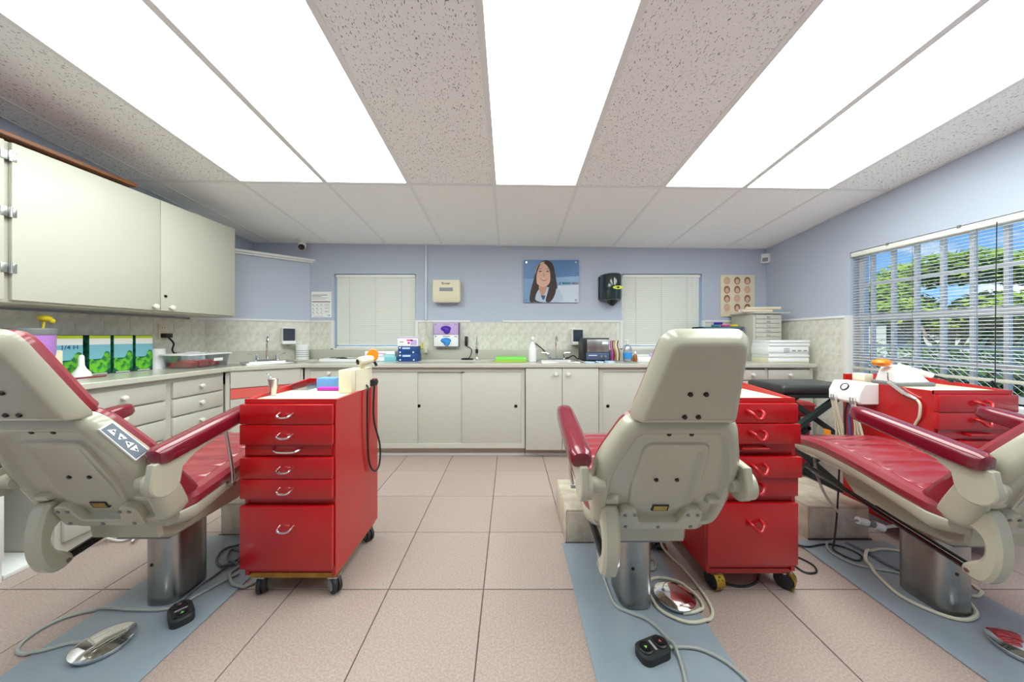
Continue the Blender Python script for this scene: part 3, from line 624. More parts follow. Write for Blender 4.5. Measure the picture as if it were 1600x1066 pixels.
for y in yy:
    h = itp(y, HW); zt = itp(y, ZTp); zb_ = zt-.048; dip = max([max(0, 1-abs(y-s_)/.009) for s_ in seams])*.006
    e = .012 if y in (yy[0], yy[-1]) else 0
    sec = [(-h, zb_), (-h-.006, zb_+.012), (-h-.004, zb_+.03), (-h+.012, zt-.003-e), (-h+.035, zt-e), (-h+.052, zt-.002-e), (-h+.056, zt-.007-e), (-h+.06, zt-.003-e-dip), (-h*.4, zt-e-dip)]
    lo.append([(CH.x+u, y, v) for u, v in sec+[(-a, b) for a, b in sec[::-1]]])
MB().loft(lo).build('seat_cushion', 'vinyl', ch)
for s_ in seams:
    h = itp(s_, HW)-.06; MB().box(CH.x-h, s_-.0012, itp(s_, ZTp)-.011, CH.x+h, s_+.0012, itp(s_, ZTp)-.0076).build('stitch_line', 'vinyl_dark', ch)
# arms
for sg in (-1, 1):
    xa = CH.x+sg*.27
    A = Vector((CH.x+sg*.276, 1.015, .688)); Bv = Vector((CH.x+sg*.268, 1.42, .762)); ax = (Bv-A).normalized(); up = Vector((0, -ax.z, ax.y)); lo = []
    for f_, k in ((0, .35), (.015, .72), (.05, .95), (.12, 1), (.5, 1.02), (.85, .96), (.94, .85), (.98, .62), (1, .3)):
        c = A.lerp(Bv, f_); lo.append([c+Vector((1, 0, 0))*u*k+up*v*(k**.7) for u, v in rounded([(-.037, -.027), (.037, -.027), (.036, .02), (.018, .031), (-.018, .031), (-.036, .02)], .016, 3)])
    ap = MB().loft(lo).build('arm_pad', 'vinyl_dark', ch)
    piv = (1.045, .605); pol_ = [(piv[0]+.05*math.cos(a), piv[1]+.05*math.sin(a)) for a in [math.radians(d_) for d_ in range(175, 345, 15)]]+[(1.10, .633), (1.14, .662), (1.2, .683), (1.34, .717), (1.34, .728), (1.005, .672)]
    MB().prism(pol_, YZ(xa-.013), 0, .026, .004).build('arm_bracket', 'chair_shell', ch)
    MB().cyl((CH.x+sg*.20, piv[0], piv[1]), (xa, piv[0], piv[1]), .024, n=20).cyl((CH.x+sg*.245, piv[0], piv[1]), (xa-sg*.008, piv[0], piv[1]), .046, n=24).build('arm_pivot', 'chair_shell', ch)
    xs = CH.x+sg*.238; MB().tube([(xa-sg*.004, 1.285, .70), (xa-sg*.006, 1.295, .66), (xs+sg*.018, 1.325, .54), (xs+sg*.004, 1.345, .468)], .0065, 8, 4).cyl((xs-sg*.02, 1.345, .462), (xs+sg*.012, 1.345, .462), .010, n=12).build('arm_link', 'steel', ch)
# control panel on the side of the back
P0, P1 = Vector((.228, SZ(.655))), Vector((.158, SZ(.835))); ev = (P1-P0).normalized(); ov = Vector((ev.y, -ev.x)); mid = P0.lerp(P1, .46)
def CPn(a, t, o): q = mid+ev*a+ov*o; return BR(q.x, q.y, t)
cpp = MB().loft([[CPn(a, t, o) for a, t in ((-.068, .016), (.068, .016), (.068, .07), (-.068, .07))] for o in (-.004, .0035)]).build('control_panel', 'white_plastic', ch)
MB().loft([[CPn(a, t, o) for a, t in ((-.064, .020), (.064, .020), (.064, .066), (-.064, .066))] for o in (.003, .0042)]).build('panel_face', 'panel_grey', cpp)
for a, sgn, vert in ((.042, 1, 0), (.014, -1, 0), (-.012, 1, 1), (-.040, -1, 1)):
    tri = [(a-.011*sgn, .030), (a-.011*sgn, .056), (a+.011*sgn, .043)] if vert else [(a-.013, .043-.011*sgn), (a+.013, .043-.011*sgn), (a, .043+.012*sgn)]; MB().loft([[CPn(u, v, o) for u, v in tri] for o in (.004, .0048)]).build('arrow_button', 'white_plastic', cpp)
    MB().loft([[CPn(u, v, o) for u, v in [(a-.005, .041), (a-.005, .045), (a+.003, .045), (a+.003, .041)]] for o in (.0046, .0052)]).build('arrow_mark', 'ink', cpp)
# column and mount
col = rounded([(-.064, -.085), (.064, -.085), (.064, .085), (-.064, .085)], .05, 6)
MB().prism([(CH.x+u, CH.y+v) for u, v in col], XY(.0072), 0, .2951, .004).build('column', 'steel_brushed', ch)
MB().prism([(CH.x+u*1.05, CH.y+v*1.05) for u, v in col], XY(.292), 0, .02, .003).build('column_cap', 'chair_shell', ch)
MB().cyl((CH.x-.02, CH.y-.084, .17), (CH.x-.02, CH.y-.0865, .17), .006, n=10).build('column_screw', 'dark_metal', ch)
MB().prism([(1.16, .41), (1.17, .345), (1.22, .318), (1.52, .318), (1.6, .40), (1.6, .44), (1.16, .44)], YZ(CH.x-.13), 0, .26, .01).build('seat_mount', 'chair_shell', ch)
MB().box(CH.x-.10, 1.225, .304, CH.x+.10, 1.30, .319, .002).build('mount_plate', 'grey_plastic', ch)
MB().cyl((CH.x+.05, 1.45, .335), (CH.x+.14, 1.56, .39), .018, n=10).build('release_lever', 'black', ch)
c2 = copy_tree(ch); c2.location = (-1.402, 1.38, 0); c2['label'] = 'cream dental chair with red seat beside the chrome handled red cart and wall cabinet'
c3 = copy_tree(ch); c3.location = (1.725, 1.33, 0); c3['label'] = 'cream dental chair with red seat in front of the barred window'
arms = {c: [o for o in c.children if o.name.startswith('arm_pad')] for c in (ch, c2, c3)}
arms[ch][1].location = (-.035, .07, 0); [o for o in ch.children if o.name.startswith('arm_bracket')][1].location = (-.036, 0, 0)
for c_ in (ch, c3):
    for o in [o for o in c_.children_recursive if o.name.startswith(('control_panel', 'panel_face', 'arrow_'))]: bpy.data.objects.remove(o)
arms[c2][1].location = (-.012, 0, 0)
lk = [o for o in c3.children if o.name.startswith('arm_link')][0]; bpy.data.objects.remove(lk)
# floor base plates
for x0, x1, y1_, lb in ((-1.61, -1.155, 1.76, 'grey painted steel floor plate under the chair beside the wall cabinet'), (.27, .735, 1.694, 'grey painted steel floor plate under the chair seen from behind'), (1.49, 1.965, 1.71, 'grey painted steel floor plate under the chair at the barred window')):
    MB().prism([(x0, .55), (x1, .55), (x1, y1_), (x0, y1_)], XY(0), 0, .007, .002).top('base_plate', 'plate_grey', lb, 'floor plate', 'floor plates under the chairs')
for x0, x1, y0_, y1_, lb in ((.297, .60, 1.70, 2.06, 'beige marble tiled floor box under the footrest of the chair seen from behind'), (1.59, 1.90, 1.735, 2.1, 'beige marble tiled floor box beside the window chair footrest'), (-1.56, -1.26, 1.77, 2.12, 'beige marble tiled floor box behind the chrome handled cart')):
    t = thing('floor_box', lb, 'box', ((x0+x1)/2, (y0_+y1_)/2, 0), 'marble floor boxes'); MB().box(x0, y0_+.006, .0, x1, y1_, .164).build('core', 'wall_grout', t)
    MB().box(x0-.004, y0_, .164, x1+.004, y1_, .174, .002).build('top_tile', 'marble', t); MB().box(x0, y0_-.004, .0, x1, y0_+.007, .1635, .002).build('front_tile', 'marble', t)
    MB().box(x0-.008, y0_, .0, x0, y1_, .1635, .002).build('side_tile', 'marble', t); MB().box(x1, y0_, 0, x1+.008, y1_, .1635, .002).build('side_tile', 'marble', t)
    MB().tube([(x0-.012, y0_-.008, .005), (x1+.012, y0_-.008, .005)], .004, 6).build('sealant', 'ink', t)
# ------------------------------------------------------------------ red carts
def cart(loc, label, hm, wheel, mir, dshift, rimL):
    """loc = front left bottom corner on the floor"""
    X, Y = loc; Wd, D = .374, .43; t = thing('tool_cart', label, 'cart', (X+Wd/2, Y+D/2, 0), 'red dental carts')
    b = MB().box(X, Y+.004, .09, X+.016, Y+D, .815).box(X+Wd-.016, Y+.004, .09, X+Wd, Y+D, .815).box(X+.016, Y+D-.014, .09, X+Wd-.016, Y+D, .815).box(X+.016, Y+.02, .09, X+Wd-.016, Y+D-.014, .11).box(X+.016, Y+.006, .105, X+Wd-.016, Y+D-.014, .802)
    b.box(X, Y+.002, .801, X+Wd, Y+.01, .819); b.build('body', 'red_paint', t)
    MB().box(X+.016, Y+.010, .803, X+Wd-.016, Y+D-.014, .812).build('top_surface', 'cream_plastic', t)
    r = MB().box(X, Y+D-.014, .81, X+Wd, Y+D, .85)
    xr = X if rimL else X+Wd-.014
    r.add([(xr, Y+.01, .812), (xr+.014, Y+.01, .812), (xr+.014, Y+D, .812), (xr, Y+D, .812), (xr, Y+.01, .818), (xr+.014, Y+.01, .818), (xr+.014, Y+D, .85), (xr, Y+D, .85)], [(3,2,1,0),(4,5,6,7),(0,1,5,4),(1,2,6,5),(2,3,7,6),(3,0,4,7)]); r.build('top_rim', 'red_paint', t)
    MB().box(X+.01, Y+.015, .072, X+Wd-.01, Y+D-.01, .092).build('bottom_board', 'wood_raw' if hm == 'chrome' else 'red_paint', t)
    rows_ = [(.719, .800), (.636, .717), None, (.497, .582), (.415, .495), (.128, .385)]
    for k, rw in enumerate(rows_):
        if rw is None:
            d = MB().box(X+.012, Y-.002, .590, X+Wd-.012, Y+.02, .632).build('pull_out_shelf', 'red_paint', t); w2, zc_ = .055, .613
        else:
            d = MB().box(X-.006, Y-.018, rw[0], X+Wd-.004, Y+.004, rw[1], .003).build('drawer', 'red_paint', t); w2 = .028; zc_ = (rw[0]+rw[1])/2-.002 if k < 5 else .30
        d.location.y -= dshift[k]; d.location.x += dshift[6+k] if len(dshift) > 6 else 0
        yf = Y-.018 if rw else Y-.002; xc = X+Wd/2
        if hm == 'chrome': MB().tube([(xc-w2, yf+.002, zc_+.008), (xc-w2*.92, yf-.02, zc_+.002), (xc-w2*.5, yf-.027, zc_-.004), (xc+w2*.5, yf-.027, zc_-.004), (xc+w2*.92, yf-.02, zc_+.002), (xc+w2, yf+.002, zc_+.008)], .0042, 8, 4).build('handle', 'chrome', d)
        elif rw: MB().tube([(xc-w2, yf+.002, zc_+.014), (xc-w2*.85, yf-.022, zc_+.008), (xc-w2*.3, yf-.032, zc_-.012), (xc+w2*.3, yf-.032, zc_-.012), (xc+w2*.85, yf-.022, zc_+.008), (xc+w2, yf+.002, zc_+.014)], .0065, 8, 4).build('handle', 'red_paint', d)
        else: MB().tube([(xc-w2, yf+.002, zc_), (xc-w2, yf-.024, zc_), (xc+w2, yf-.024, zc_), (xc+w2, yf+.002, zc_)], .0065, 8, 0).build('handle', 'red_paint', d)
    for fx, fy in ((.05, .035), (Wd-.02, .035), (.05, D-.05), (Wd-.03, D-.05)):
        p = Vector((X+fx, Y+fy, .036)); a = math.radians(wheel[1]+fx*90); ax = Vector((math.cos(a), math.sin(a), 0))
        c = MB().lathe([(.024, -.020), (.034, -.017), (.036, -.012), (.036, -.004), (.028, -.003), (.028, .003), (.036, .004), (.036, .012), (.034, .017), (.024, .020)], p, 22, ax).build('caster', 'rubber', t)
        MB().lathe([(.002, -.0225), (.022, -.0215), (.024, -.019), (.024, .019), (.022, .0215), (.002, .0225)], p, 18, ax).build('hub', 'grey_plastic' if wheel[0] == 'grey' else 'black', c)
        if wheel[0] == 'gold':
            pf = [p+Vector((0, 0, 0))+ax*0]; fwd = Vector((-ax.y, ax.x, 0)); hood = []
            for k in range(9):
                an = math.radians(-50+k*25); rr = .0385; q = p+fwd*(-math.cos(an)*rr)+Vector((0, 0, math.sin(an)*rr)); q2 = p+fwd*(-math.cos(an)*(rr+.003))+Vector((0, 0, math.sin(an)*(rr+.003)))
                hood.append([q-ax*.021, q+ax*.021, q2+ax*.021, q2-ax*.021])
            MB().loft(hood).build('wheel_hood', 'gold', c)
        MB().cyl(p+Vector((0, 0, .02)), p+Vector((0, 0, .056)), .008, n=10).box(p.x-.02, p.y-.02, .066, p.x+.02, p.y+.02, .074).build('stem', 'steel', c)
    return t
C1 = (-1.095, 1.345); C2 = (.825, 1.37); C3 = (2.03, 1.56)
cart(C1, 'red wooden cart with chrome handles and a curing light on top', 'chrome', ('grey', 20), 0, [0]*6, True)
cart(C2, 'red cart with red hook handles and brass wheels beside the chair seen from behind', 'red', ('gold', 10), 0, [.004, .012, -.004, .014, 0, 0, -.004, 0, 0, .004, .0, 0], False)
cart(C3, 'red cart with red hook handles under the barred window', 'red', ('black', 40), 0, [.003, 0, 0, .002, 0, 0], False)
#@@MORE
# ------------------------------------------------------------------ things on the walls
def bwbox(px0, py0, px1, py1, Y=YB): a = B(px0, py1, Y); b = B(px1, py0, Y); return a[0], a[1], b[0], b[1]   # x0,z0,x1,z1 at depth Y
# cream paper towel dispenser
x0, z0, x1, z1 = bwbox(679, 440, 721, 473); t = thing('paper_towel_dispenser', 'cream folded paper towel dispenser on the lavender wall by the conduit', 'dispenser', ((x0+x1)/2, YB-.06, z0))
MB().prism([(YB, z0+.02), (YB-.085, z0), (YB-.10, z0+.035), (YB-.105, z0+.07), (YB-.10, z1), (YB, z1)], YZ(x0), 0, x1-x0, .008).build('body', 'cream_plastic', t)
xm = (x0+x1)/2; MB().box(xm-.07, YB-.1065, z1-.118, xm+.07, YB-.099, z1-.08, .003).build('window_slot', 'ink_grey', t)
text_mb('Scott', .042, lambda u, v: (xm-.01+u, YB-.1015, z1-.04+v), .3, .001).build('lettering', 'ink', t)
MB().box(x0+.02, YB-.09, z0-.008, x1-.02, YB-.02, z0+.006, .003).build('outlet', 'cabinet_dark', t)
# black roll towel dispenser
x0, z0, x1, z1 = bwbox(936, 430, 970, 471); t = thing('roll_towel_dispenser', 'smoked black centre pull towel dispenser with a yellow oval label', 'dispenser', ((x0+x1)/2, YB-.08, z0)); xm = (x0+x1)/2; wd2 = (x1-x0)/2
prof = [(wd2*math.cos(a), -.17*math.sin(a) if a else 0) for a in [math.pi*k/14 for k in range(15)]]
lo = [[(xm+u*k, YB+.0+v*k2, z) for u, v in prof] for z, k, k2 in ((z0, .9, .85), (z0+.01, 1, .95), (z0+.05, 1, 1), (z1-.03, 1, 1), (z1-.008, .95, .95), (z1, .8, .8))]
MB().loft(lo).build('cover', 'smoke_green', t)
MB().box(x0-.01, YB-.012, z0+.02, x1+.01, YB, z1-.02, .004).build('back_plate', 'black', t)
MB().lathe([(.06, 0), (.05, -.02), (.02, -.05), (.012, -.055)], (xm, YB-.08, z0), 14).build('spout', 'black', t)
MB().prism([(xm+.03+.052*math.cos(k*math.pi/10), z0+.125+.018*math.sin(k*math.pi/10)) for k in range(20)], XZ(YB), -.176, -.166).build('label', 'yellow_green', t)
MB().prism([(xm+.03+.016*math.cos(k*math.pi/6), z0+.125+.009*math.sin(k*math.pi/6)) for k in range(12)], XZ(YB), -.1775, -.176).build('label_mark', 'ink', t)
# portrait poster on standoffs
x0, z0, x1, z1 = bwbox(818, 407, 904, 473); w_, h_ = x1-x0, z1-z0; t = thing('poster', 'acrylic poster of a smiling dark haired woman on blue', 'poster', ((x0+x1)/2, YB-.02, z0))
yp = YB-.018
MB().box(x0, yp, z0, x1, YB-.010, z1, .0015).build('sheet', 'poster_mid', t)
lay = [0]
def pp(pts, m, name, it=2):
    lay[0] += 1; q = chaikin([(x0+u*w_, z0+v*h_) for u, v in pts], it) if it else [(x0+u*w_, z0+v*h_) for u, v in pts]
    MB().prism(q, XZ(yp), -.0003*lay[0]-.0004, 0).build(name, m, t)
pp([(0, .55), (1, .62), (1, 1), (0, 1)], 'poster_blue', 'print_sky', 0); pp([(.6, 0), (1, 0), (1, .42), (.62, .40)], 'poster_pale', 'print_glow', 0)
pp([(.10, .0), (.12, .25), (.2, .62), (.24, .88), (.36, 1.0), (.46, .99), (.54, .9), (.58, .6), (.62, .3), (.5, .0)], 'hair', 'print_hair')
pp([(.2, 0), (.22, .2), (.3, .36), (.5, .36), (.66, .3), (.71, .14), (.72, 0)], 'shirt', 'print_shirt')
pp([(.27, .3), (.34, .12), (.42, .3), (.42, .45), (.28, .45)], 'skin_shade', 'print_neck'); pp([(.30, .18), (.36, .02), (.40, .18), (.35, .16)], 'shirt_dark', 'print_tie')
pp([(.205, .72), (.215, .48), (.29, .38), (.385, .36), (.47, .44), (.51, .66), (.495, .85), (.41, .97), (.28, .94)], 'skin', 'print_face')
pp([(.34, .95), (.46, .96), (.55, .8), (.57, .5), (.60, .28), (.50, 0), (.38, 0), (.44, .25), (.485, .5), (.48, .75), (.42, .88)], 'hair', 'print_hair'); pp([(.10, 0), (.12, .25), (.2, .6), (.25, .85), (.32, .95), (.26, .78), (.225, .6), (.25, .35), (.22, .2), (.2, 0)], 'hair', 'print_hair')
pp([(.295, .575), (.33, .55), (.38, .535), (.42, .55), (.44, .57), (.41, .52), (.37, .50), (.33, .52)], 'lips', 'print_mouth'); pp([(.31, .562), (.37, .545), (.43, .562), (.37, .522)], 'white_paper', 'print_teeth')
for u in (.30, .435): pp([(u-.035, .73), (u, .75), (u+.035, .735), (u, .715)], 'hair', 'print_eye'); pp([(u-.04, .785), (u, .80), (u+.04, .785), (u, .79)], 'hair', 'print_brow')
pp([(.365, .7), (.35, .62), (.37, .605), (.39, .62)], 'skin_shade', 'print_nose')
pp([(.645, .455), (.675, .51), (.66, .42), (.64, .41)], 'ink_teal', 'print_logo')
u = .70
for k, wd3 in enumerate((.03, .024, .03, .02, .028, .016, .0, .026, .02, .03, .022)):
    if wd3: pp([(u, .435), (u+wd3*.8, .435), (u+wd3*.8, .47), (u, .47)], 'ink_teal' if k < 6 else 'ink_grey', 'print_word', 0)
    u += .026
for a, b in ((.05, .94), (.94, .94), (.05, .06), (.94, .06)): MB().cyl((x0+a*w_, YB, z0+b*h_), (x0+a*w_, yp-.012, z0+b*h_), .008, n=12).build('standoff', 'chrome', t)
# printed notice
x0, z0, x1, z1 = bwbox(487, 456, 518, 496); t = thing('notice', 'white printed notice with a dark red bar on the lavender wall', 'notice', ((x0+x1)/2, YB-.003, z0)); MB().box(x0, YB-.004, z0, x1, YB, z1).build('sheet', 'white_paper', t); w_, h_ = x1-x0, z1-z0
def nt_(u0, u1, v, hh, m): MB().box(x0+u0*w_, YB-.0048, z0+v*h_, x0+u1*w_, YB-.0039, z0+(v+hh)*h_).build('print_line', m, t)
nt_(.03, .95, .59, .03, 'ink_red'); nt_(.03, .8, .86, .018, 'ink'); nt_(.03, .5, .805, .016, 'ink_red'); nt_(.03, .85, .755, .01, 'ink_grey'); nt_(.03, .7, .71, .01, 'ink_grey'); nt_(.15, .6, .04, .008, 'ink_grey'); nt_(.8, .95, .06, .03, 'ink_grey')
for c in range(3):
    for r_ in range(3): nt_(.05+.2*c, .11+.2*c, .48-.15*r_, .02, 'ink'); nt_(.10+.2*c, .17+.2*c, .43-.15*r_, .012, 'ink_grey'); nt_(.67, .92, .5-.13*r_, .01, 'ink_grey'); nt_(.67, .88, .46-.13*r_, .01, 'ink_grey')
# face chart
x0, z0, x1, z1 = bwbox(1125, 430, 1178, 495); w_, h_ = x1-x0, z1-z0; t = thing('face_chart', 'sepia chart with rows of small portrait drawings beside the corner', 'poster', ((x0+x1)/2, YB-.01, z0)); MB().box(x0, YB-.014, z0, x1, YB, z1, .002).build('board', 'sepia_paper', t)
for r_ in range(4):
    for c in range(3):
        cxp, czp = x0+w_*(.18+.30*c), z0+h_*(.86-.215*r_); a = 'sepia' if (c+r_) % 3 else 'sepia_light'
        MB().prism([(cxp+.033*math.cos(k*math.pi/8), czp+.042*math.sin(k*math.pi/8)) for k in range(16)], XZ(YB), -.0146, -.0138).build('print_hair', a, t)
        MB().prism([(cxp+.02*math.cos(k*math.pi/8), czp-.008+.027*math.sin(k*math.pi/8)) for k in range(16)], XZ(YB), -.0151, -.0144).build('print_face', 'skin', t)
        for q in (-1, 1): MB().box(cxp+q*.008-.003, YB-.0155, czp-.004, cxp+q*.008+.003, YB-.015, czp-.001).build('print_eye', 'sepia', t)
        MB().box(cxp-.006, YB-.0155, czp-.02, cxp+.006, YB-.015, czp-.017).build('print_mouth', 'sepia', t); MB().box(cxp-.036, YB-.0146, czp-.058, cxp+.036, YB-.0138, czp-.055).build('print_line', 'sepia_light', t)
# motion sensor, security camera, conduit
xs, zs = XR-.045, B(1199, 405)[1]; t = thing('motion_sensor', 'small white motion sensor in the lavender corner', 'sensor', (xs, YB-.05, zs-.05))
MB().prism([(XR-.06, YB), (XR, YB), (XR, YB-.06), (XR-.02, YB-.065), (XR-.065, YB-.02)], XY(zs-.05), 0, .10, .005).build('housing', 'white_plastic', t); MB().prism([(XR-.058, YB-.025), (XR-.025, YB-.058), (XR-.029, YB-.063), (XR-.063, YB-.029)], XY(zs-.035), 0, .04, .002).build('lens', 'ink_grey', t)
cxx, cyy = B(471, 370, 3.42)[0], 3.42; zz = zc(cxx, cyy); t = thing('security_camera', 'white bullet security camera under the ceiling by the ledge', 'camera', (cxx, cyy, zz-.12))
MB().lathe([(.04, 0), (.04, -.012), (.022, -.022)], (cxx, cyy, zz+.002), 18).cyl((cxx, cyy, zz-.02), (cxx+.01, cyy-.012, zz-.05), .012, n=10).build('mount', 'white_plastic', t)
ax = Vector((.35, -.75, -.5)).normalized(); p = Vector((cxx+.0, cyy+.02, zz-.04)); MB().lathe([(.02, 0), (.034, .01), (.036, .03), (.036, .09), (.033, .1)], p, 20, ax).build('barrel', 'white_plastic', t); MB().lathe([(.031, .098), (.031, .103), (.012, .104), (.010, .108), (.001, .109)], p, 20, ax).build('lens_plate', 'black_gloss', t)
xc = B(666)[0]; t = thing('conduit', 'painted surface conduit running down the wall to the chair rail', 'conduit', (xc, YB, 1.24)); MB().box(xc-.012, YB-.018, 1.247, xc+.012, YB, zc(xc, YB)-.004, .003).build('cover', 'poster_pale', t)
MB().tube([(xc, YB-.012, 1.27), (xc, YB-.026, 1.245), (xc, YB-.027, 1.2), (xc+.01, YB-.026, 1.1), (xc+.05, YB-.03, 1.02), (xc+.02, YB-.045, .97), (xc+.01, YB-.06, .945)], .004, 6, 5).build('cable', 'cream_plastic', t); MB().box(xc-.005, YB-.075, .90, xc+.028, YB-.045, .95, .006).build('plug', 'cream_plastic', t)
# glove box holder
x0, z0, x1, z1 = bwbox(681, 505, 718, 541); t = thing('glove_dispenser', 'wall rack holding a violet glove box above a white glove box', 'dispenser', ((x0+x1)/2, YB-.06, z0)); xm = (x0+x1)/2
MB().box(x0-.006, YB-.016, z0-.004, x1+.006, YB-.0135, z1).box(x0-.006, YB-.10, z0-.006, x1+.006, YB-.0135, z0-.002).box(x0-.006, YB-.1, z0-.006, x0-.003, YB-.0135, z1).box(x1+.003, YB-.1, z0-.006, x1+.006, YB-.0135, z1).build('rack', 'clear_plastic', t)
zm = (z0+z1)/2
for za, zb_, m, gmn in ((zm, z1+.0, 'violet_print', 'purple_deep'), (z0, zm-.003, 'white_paper', 'blue_glove')):
    b = MB().box(x0, YB-.095, za, x1, YB-.017, zb_, .002).build('glove_box', m, t)
    MB().prism([(xm+.055*math.cos(k*math.pi/10), (za+zb_)/2+.03*math.sin(k*math.pi/10)) for k in range(20)], XZ(YB), -.0965, -.094).build('opening', gmn, b)
    MB().ell((xm+.01, YB-.1, (za+zb_)/2-.02), (.035, .016, .036), 12, 8).ell((xm-.015, YB-.1, (za+zb_)/2-.004), (.03, .014, .022), 12, 8).build('glove', gmn, b)
    MB().box(x0+.01, YB-.0965, zb_-.024, x0+.03, YB-.094, zb_-.012).box(xm-.03, YB-.0965, zb_-.02, xm+.04, YB-.094, zb_-.012).box(x1-.04, YB-.0965, zb_-.022, x1-.012, YB-.094, zb_-.012).build('print', 'ink_grey', b)
# soap dispensers
def soap(o, ex, en, label):
    o, ex, en = Vector(o), Vector(ex), Vector(en); t = thing('soap_dispenser', label, 'dispenser', tuple(o), 'wall soap dispensers'); fn = lambda dz: (lambda u, v, a: tuple(o+ex*u+en*v+Vector((0, 0, dz+a))))
    sec = rounded([(-.06, .0), (.06, .0), (.06, .07), (.045, .09), (-.045, .09), (-.06, .07)], .01, 3)
    MB().prism(sec, fn(.04), 0, .17, .004).build('body', 'white_plastic', t); MB().prism([(-.05, .08), (.05, .08), (.05, .096), (-.05, .096)], fn(.075), 0, .125, .006).build('reservoir_window', 'smoke', t); MB().prism([(-.058, .02), (.058, .02), (.058, .105), (-.058, .105)], fn(.04), 0, .032, .006).build('push_bar', 'white_plastic', t)
    MB().cyl(o+en*.05+Vector((0, 0, .04)), o+en*.05+Vector((0, 0, .02)), .012, n=10).build('nozzle', 'cabinet_dark', t)
soap((B(900)[0], YB-.0135, .945), (1, 0, 0), (0, -1, 0), 'white soap dispenser with a dark window beside the back sink')
q = DA+dd*.20; soap((q.x+dn.x*.0135, q.y+dn.y*.0135, .955), (-dd.x, -dd.y, 0), (dn.x, dn.y, 0), 'white soap dispenser with a dark window on the corner wall')
# wall outlet with black adapter (left tiled wall)
t = thing('wall_outlet', 'wall outlet with a black plug adapter on the left tiles', 'outlet', (XL+.014, 2.59, 1.05)); MB().box(XL+.013, 2.555, 1.05, XL+.019, 2.63, 1.17, .002).build('cover_plate', 'cream_plastic', t); MB().box(XL+.018, 2.57, 1.065, XL+.06, 2.625, 1.10, .004).build('adapter', 'black', t)
for dz in (1.145, 1.15): MB().box(XL+.019, 2.58, dz-.006, XL+.0196, 2.583, dz).box(XL+.019, 2.6, dz-.006, XL+.0196, 2.603, dz).build('slot', 'ink', t)
MB().tube([(XL+.05, 2.6, 1.066), (XL+.09, 2.6, 1.02), (XL+.10, 2.58, .97), (XL+.11, 2.59, .93)], .006, 6, 5).build('adapter_cord', 'black', t)
MB().box(B(654.5)[0], YB-.04, B(0, 545)[1], B(661)[0], YB-.0135, B(0, 535)[1], .003).top('plug_in_light', 'yellow', 'small yellow plug-in block on the tiles beside the box stack', 'plug')
# ------------------------------------------------------------------ left worktop things
Zt = CT+.0002
def carton(yc, n_, label, wd, extra):
    xa, xb = XL+.05, XL+.17; t = thing('carton', label, 'box', ((xa+xb)/2, yc, Zt), 'jungle print cartons on the left worktop'); a, b = yc-wd/2, yc+wd/2; zt = Zt+.25
    MB().box(xa, a, Zt, xb, b, zt, .0015).build('carton_body', 'jungle_dark', t)
    MB().box(xb-.0005, a+.002, Zt+.10, xb+.001, b-.002, Zt+.19).build('print_sky', 'sky_print', t); MB().box(xb-.0005, a+.002, Zt+.19, xb+.001, b-.002, zt-.022).build('print_white', 'white_paper', t); MB().box(xb-.0005, a+.002, zt-.022, xb+.001, b-.002, zt-.004).build('print_band', 'lime', t)
    MB().prism(chaikin([(a+.002, Zt+.012), (b-.002, Zt+.012), (b-.002, Zt+.14), (b-.03, Zt+.15), (yc+.01, Zt+.10), (yc-.02, Zt+.085), (a+.002, Zt+.11)], 1), YZ(xb), .0008, .0016).build('print_leaves', 'green_print', t)
    MB().box(xb, a+.004, Zt+.002, xb+.0015, b-.004, Zt+.011).build('print_strip', 'ink', t); MB().box(xb, a+.012, Zt+.004, xb+.002, b-.02, Zt+.0085).build('print_caption', 'white_paper', t)
    if extra: text_mb('1/4 H', .035, lambda u, v: (xb+.0022, yc+u, Zt+.175+v), 0, .0004).build('handwriting', 'ink_blue', t)
    return t
carton(2.085-.16, 0, 'jungle print carton marked in blue pen, behind the white spray nozzle', .125, True); carton(2.07, 1, 'jungle print carton next to the one marked in blue pen', .11, False)
carton(2.195, 2, 'jungle print carton third from the tumbler', .11, False); carton(2.32, 3, 'jungle print carton beside the white paper roll', .11, False)
p = (XL+.235, 1.93, Zt); MB().lathe([(.04, 0), (.041, .01), (.036, .028), (.02, .05), (.013, .07), (.012, .12), (.008, .132), (.001, .133)], p, 20).top('nozzle_bottle', 'white_plastic', 'white long necked nozzle bottle in front of the marked carton', 'bottle')
MB().lathe([(.05, 0), (.05, .15), (.018, .151), (.018, .145), (.017, .02), (.001, .02)], (XL+.123, 2.44, Zt), 24).top('paper_roll', 'white_paper', 'white paper roll standing between cartons and plastic tub', 'roll')
tp = (-2.50, 1.70, Zt); t = thing('tumbler', 'big purple handled tumbler with grey lid and yellow straw topper', 'cup', tp); c = Vector(tp)
MB().lathe([(.052, 0), (.055, .01), (.056, .09), (.075, .12), (.08, .15), (.082, .25), (.001, .25)], c, 28).build('body', 'purple', t); MB().lathe([(.084, .25), (.086, .256), (.086, .278), (.08, .284), (.001, .284)], c, 28).build('lid', 'grey_plastic', t)
hd_ = Vector((.75, -.66, 0)); MB().tube([c+hd_*.075+Vector((0, 0, .235)), c+hd_*.13+Vector((0, 0, .235)), c+hd_*.142+Vector((0, 0, .21)), c+hd_*.138+Vector((0, 0, .13)), c+hd_*.12+Vector((0, 0, .112)), c+hd_*.07+Vector((0, 0, .11))], .013, 10, 4).build('handle', 'purple', t)
MB().cyl(c+Vector((.02, .03, .27)), c+Vector((.025, .035, .33)), .005, n=8).build('straw', 'yellow', t); MB().ell(c+Vector((.026, .036, .338)), (.026, .026, .018), 14, 8).ell(c+Vector((.045, .05, .325)), (.012, .012, .014), 10, 6).build('straw_topper', 'yellow', t)
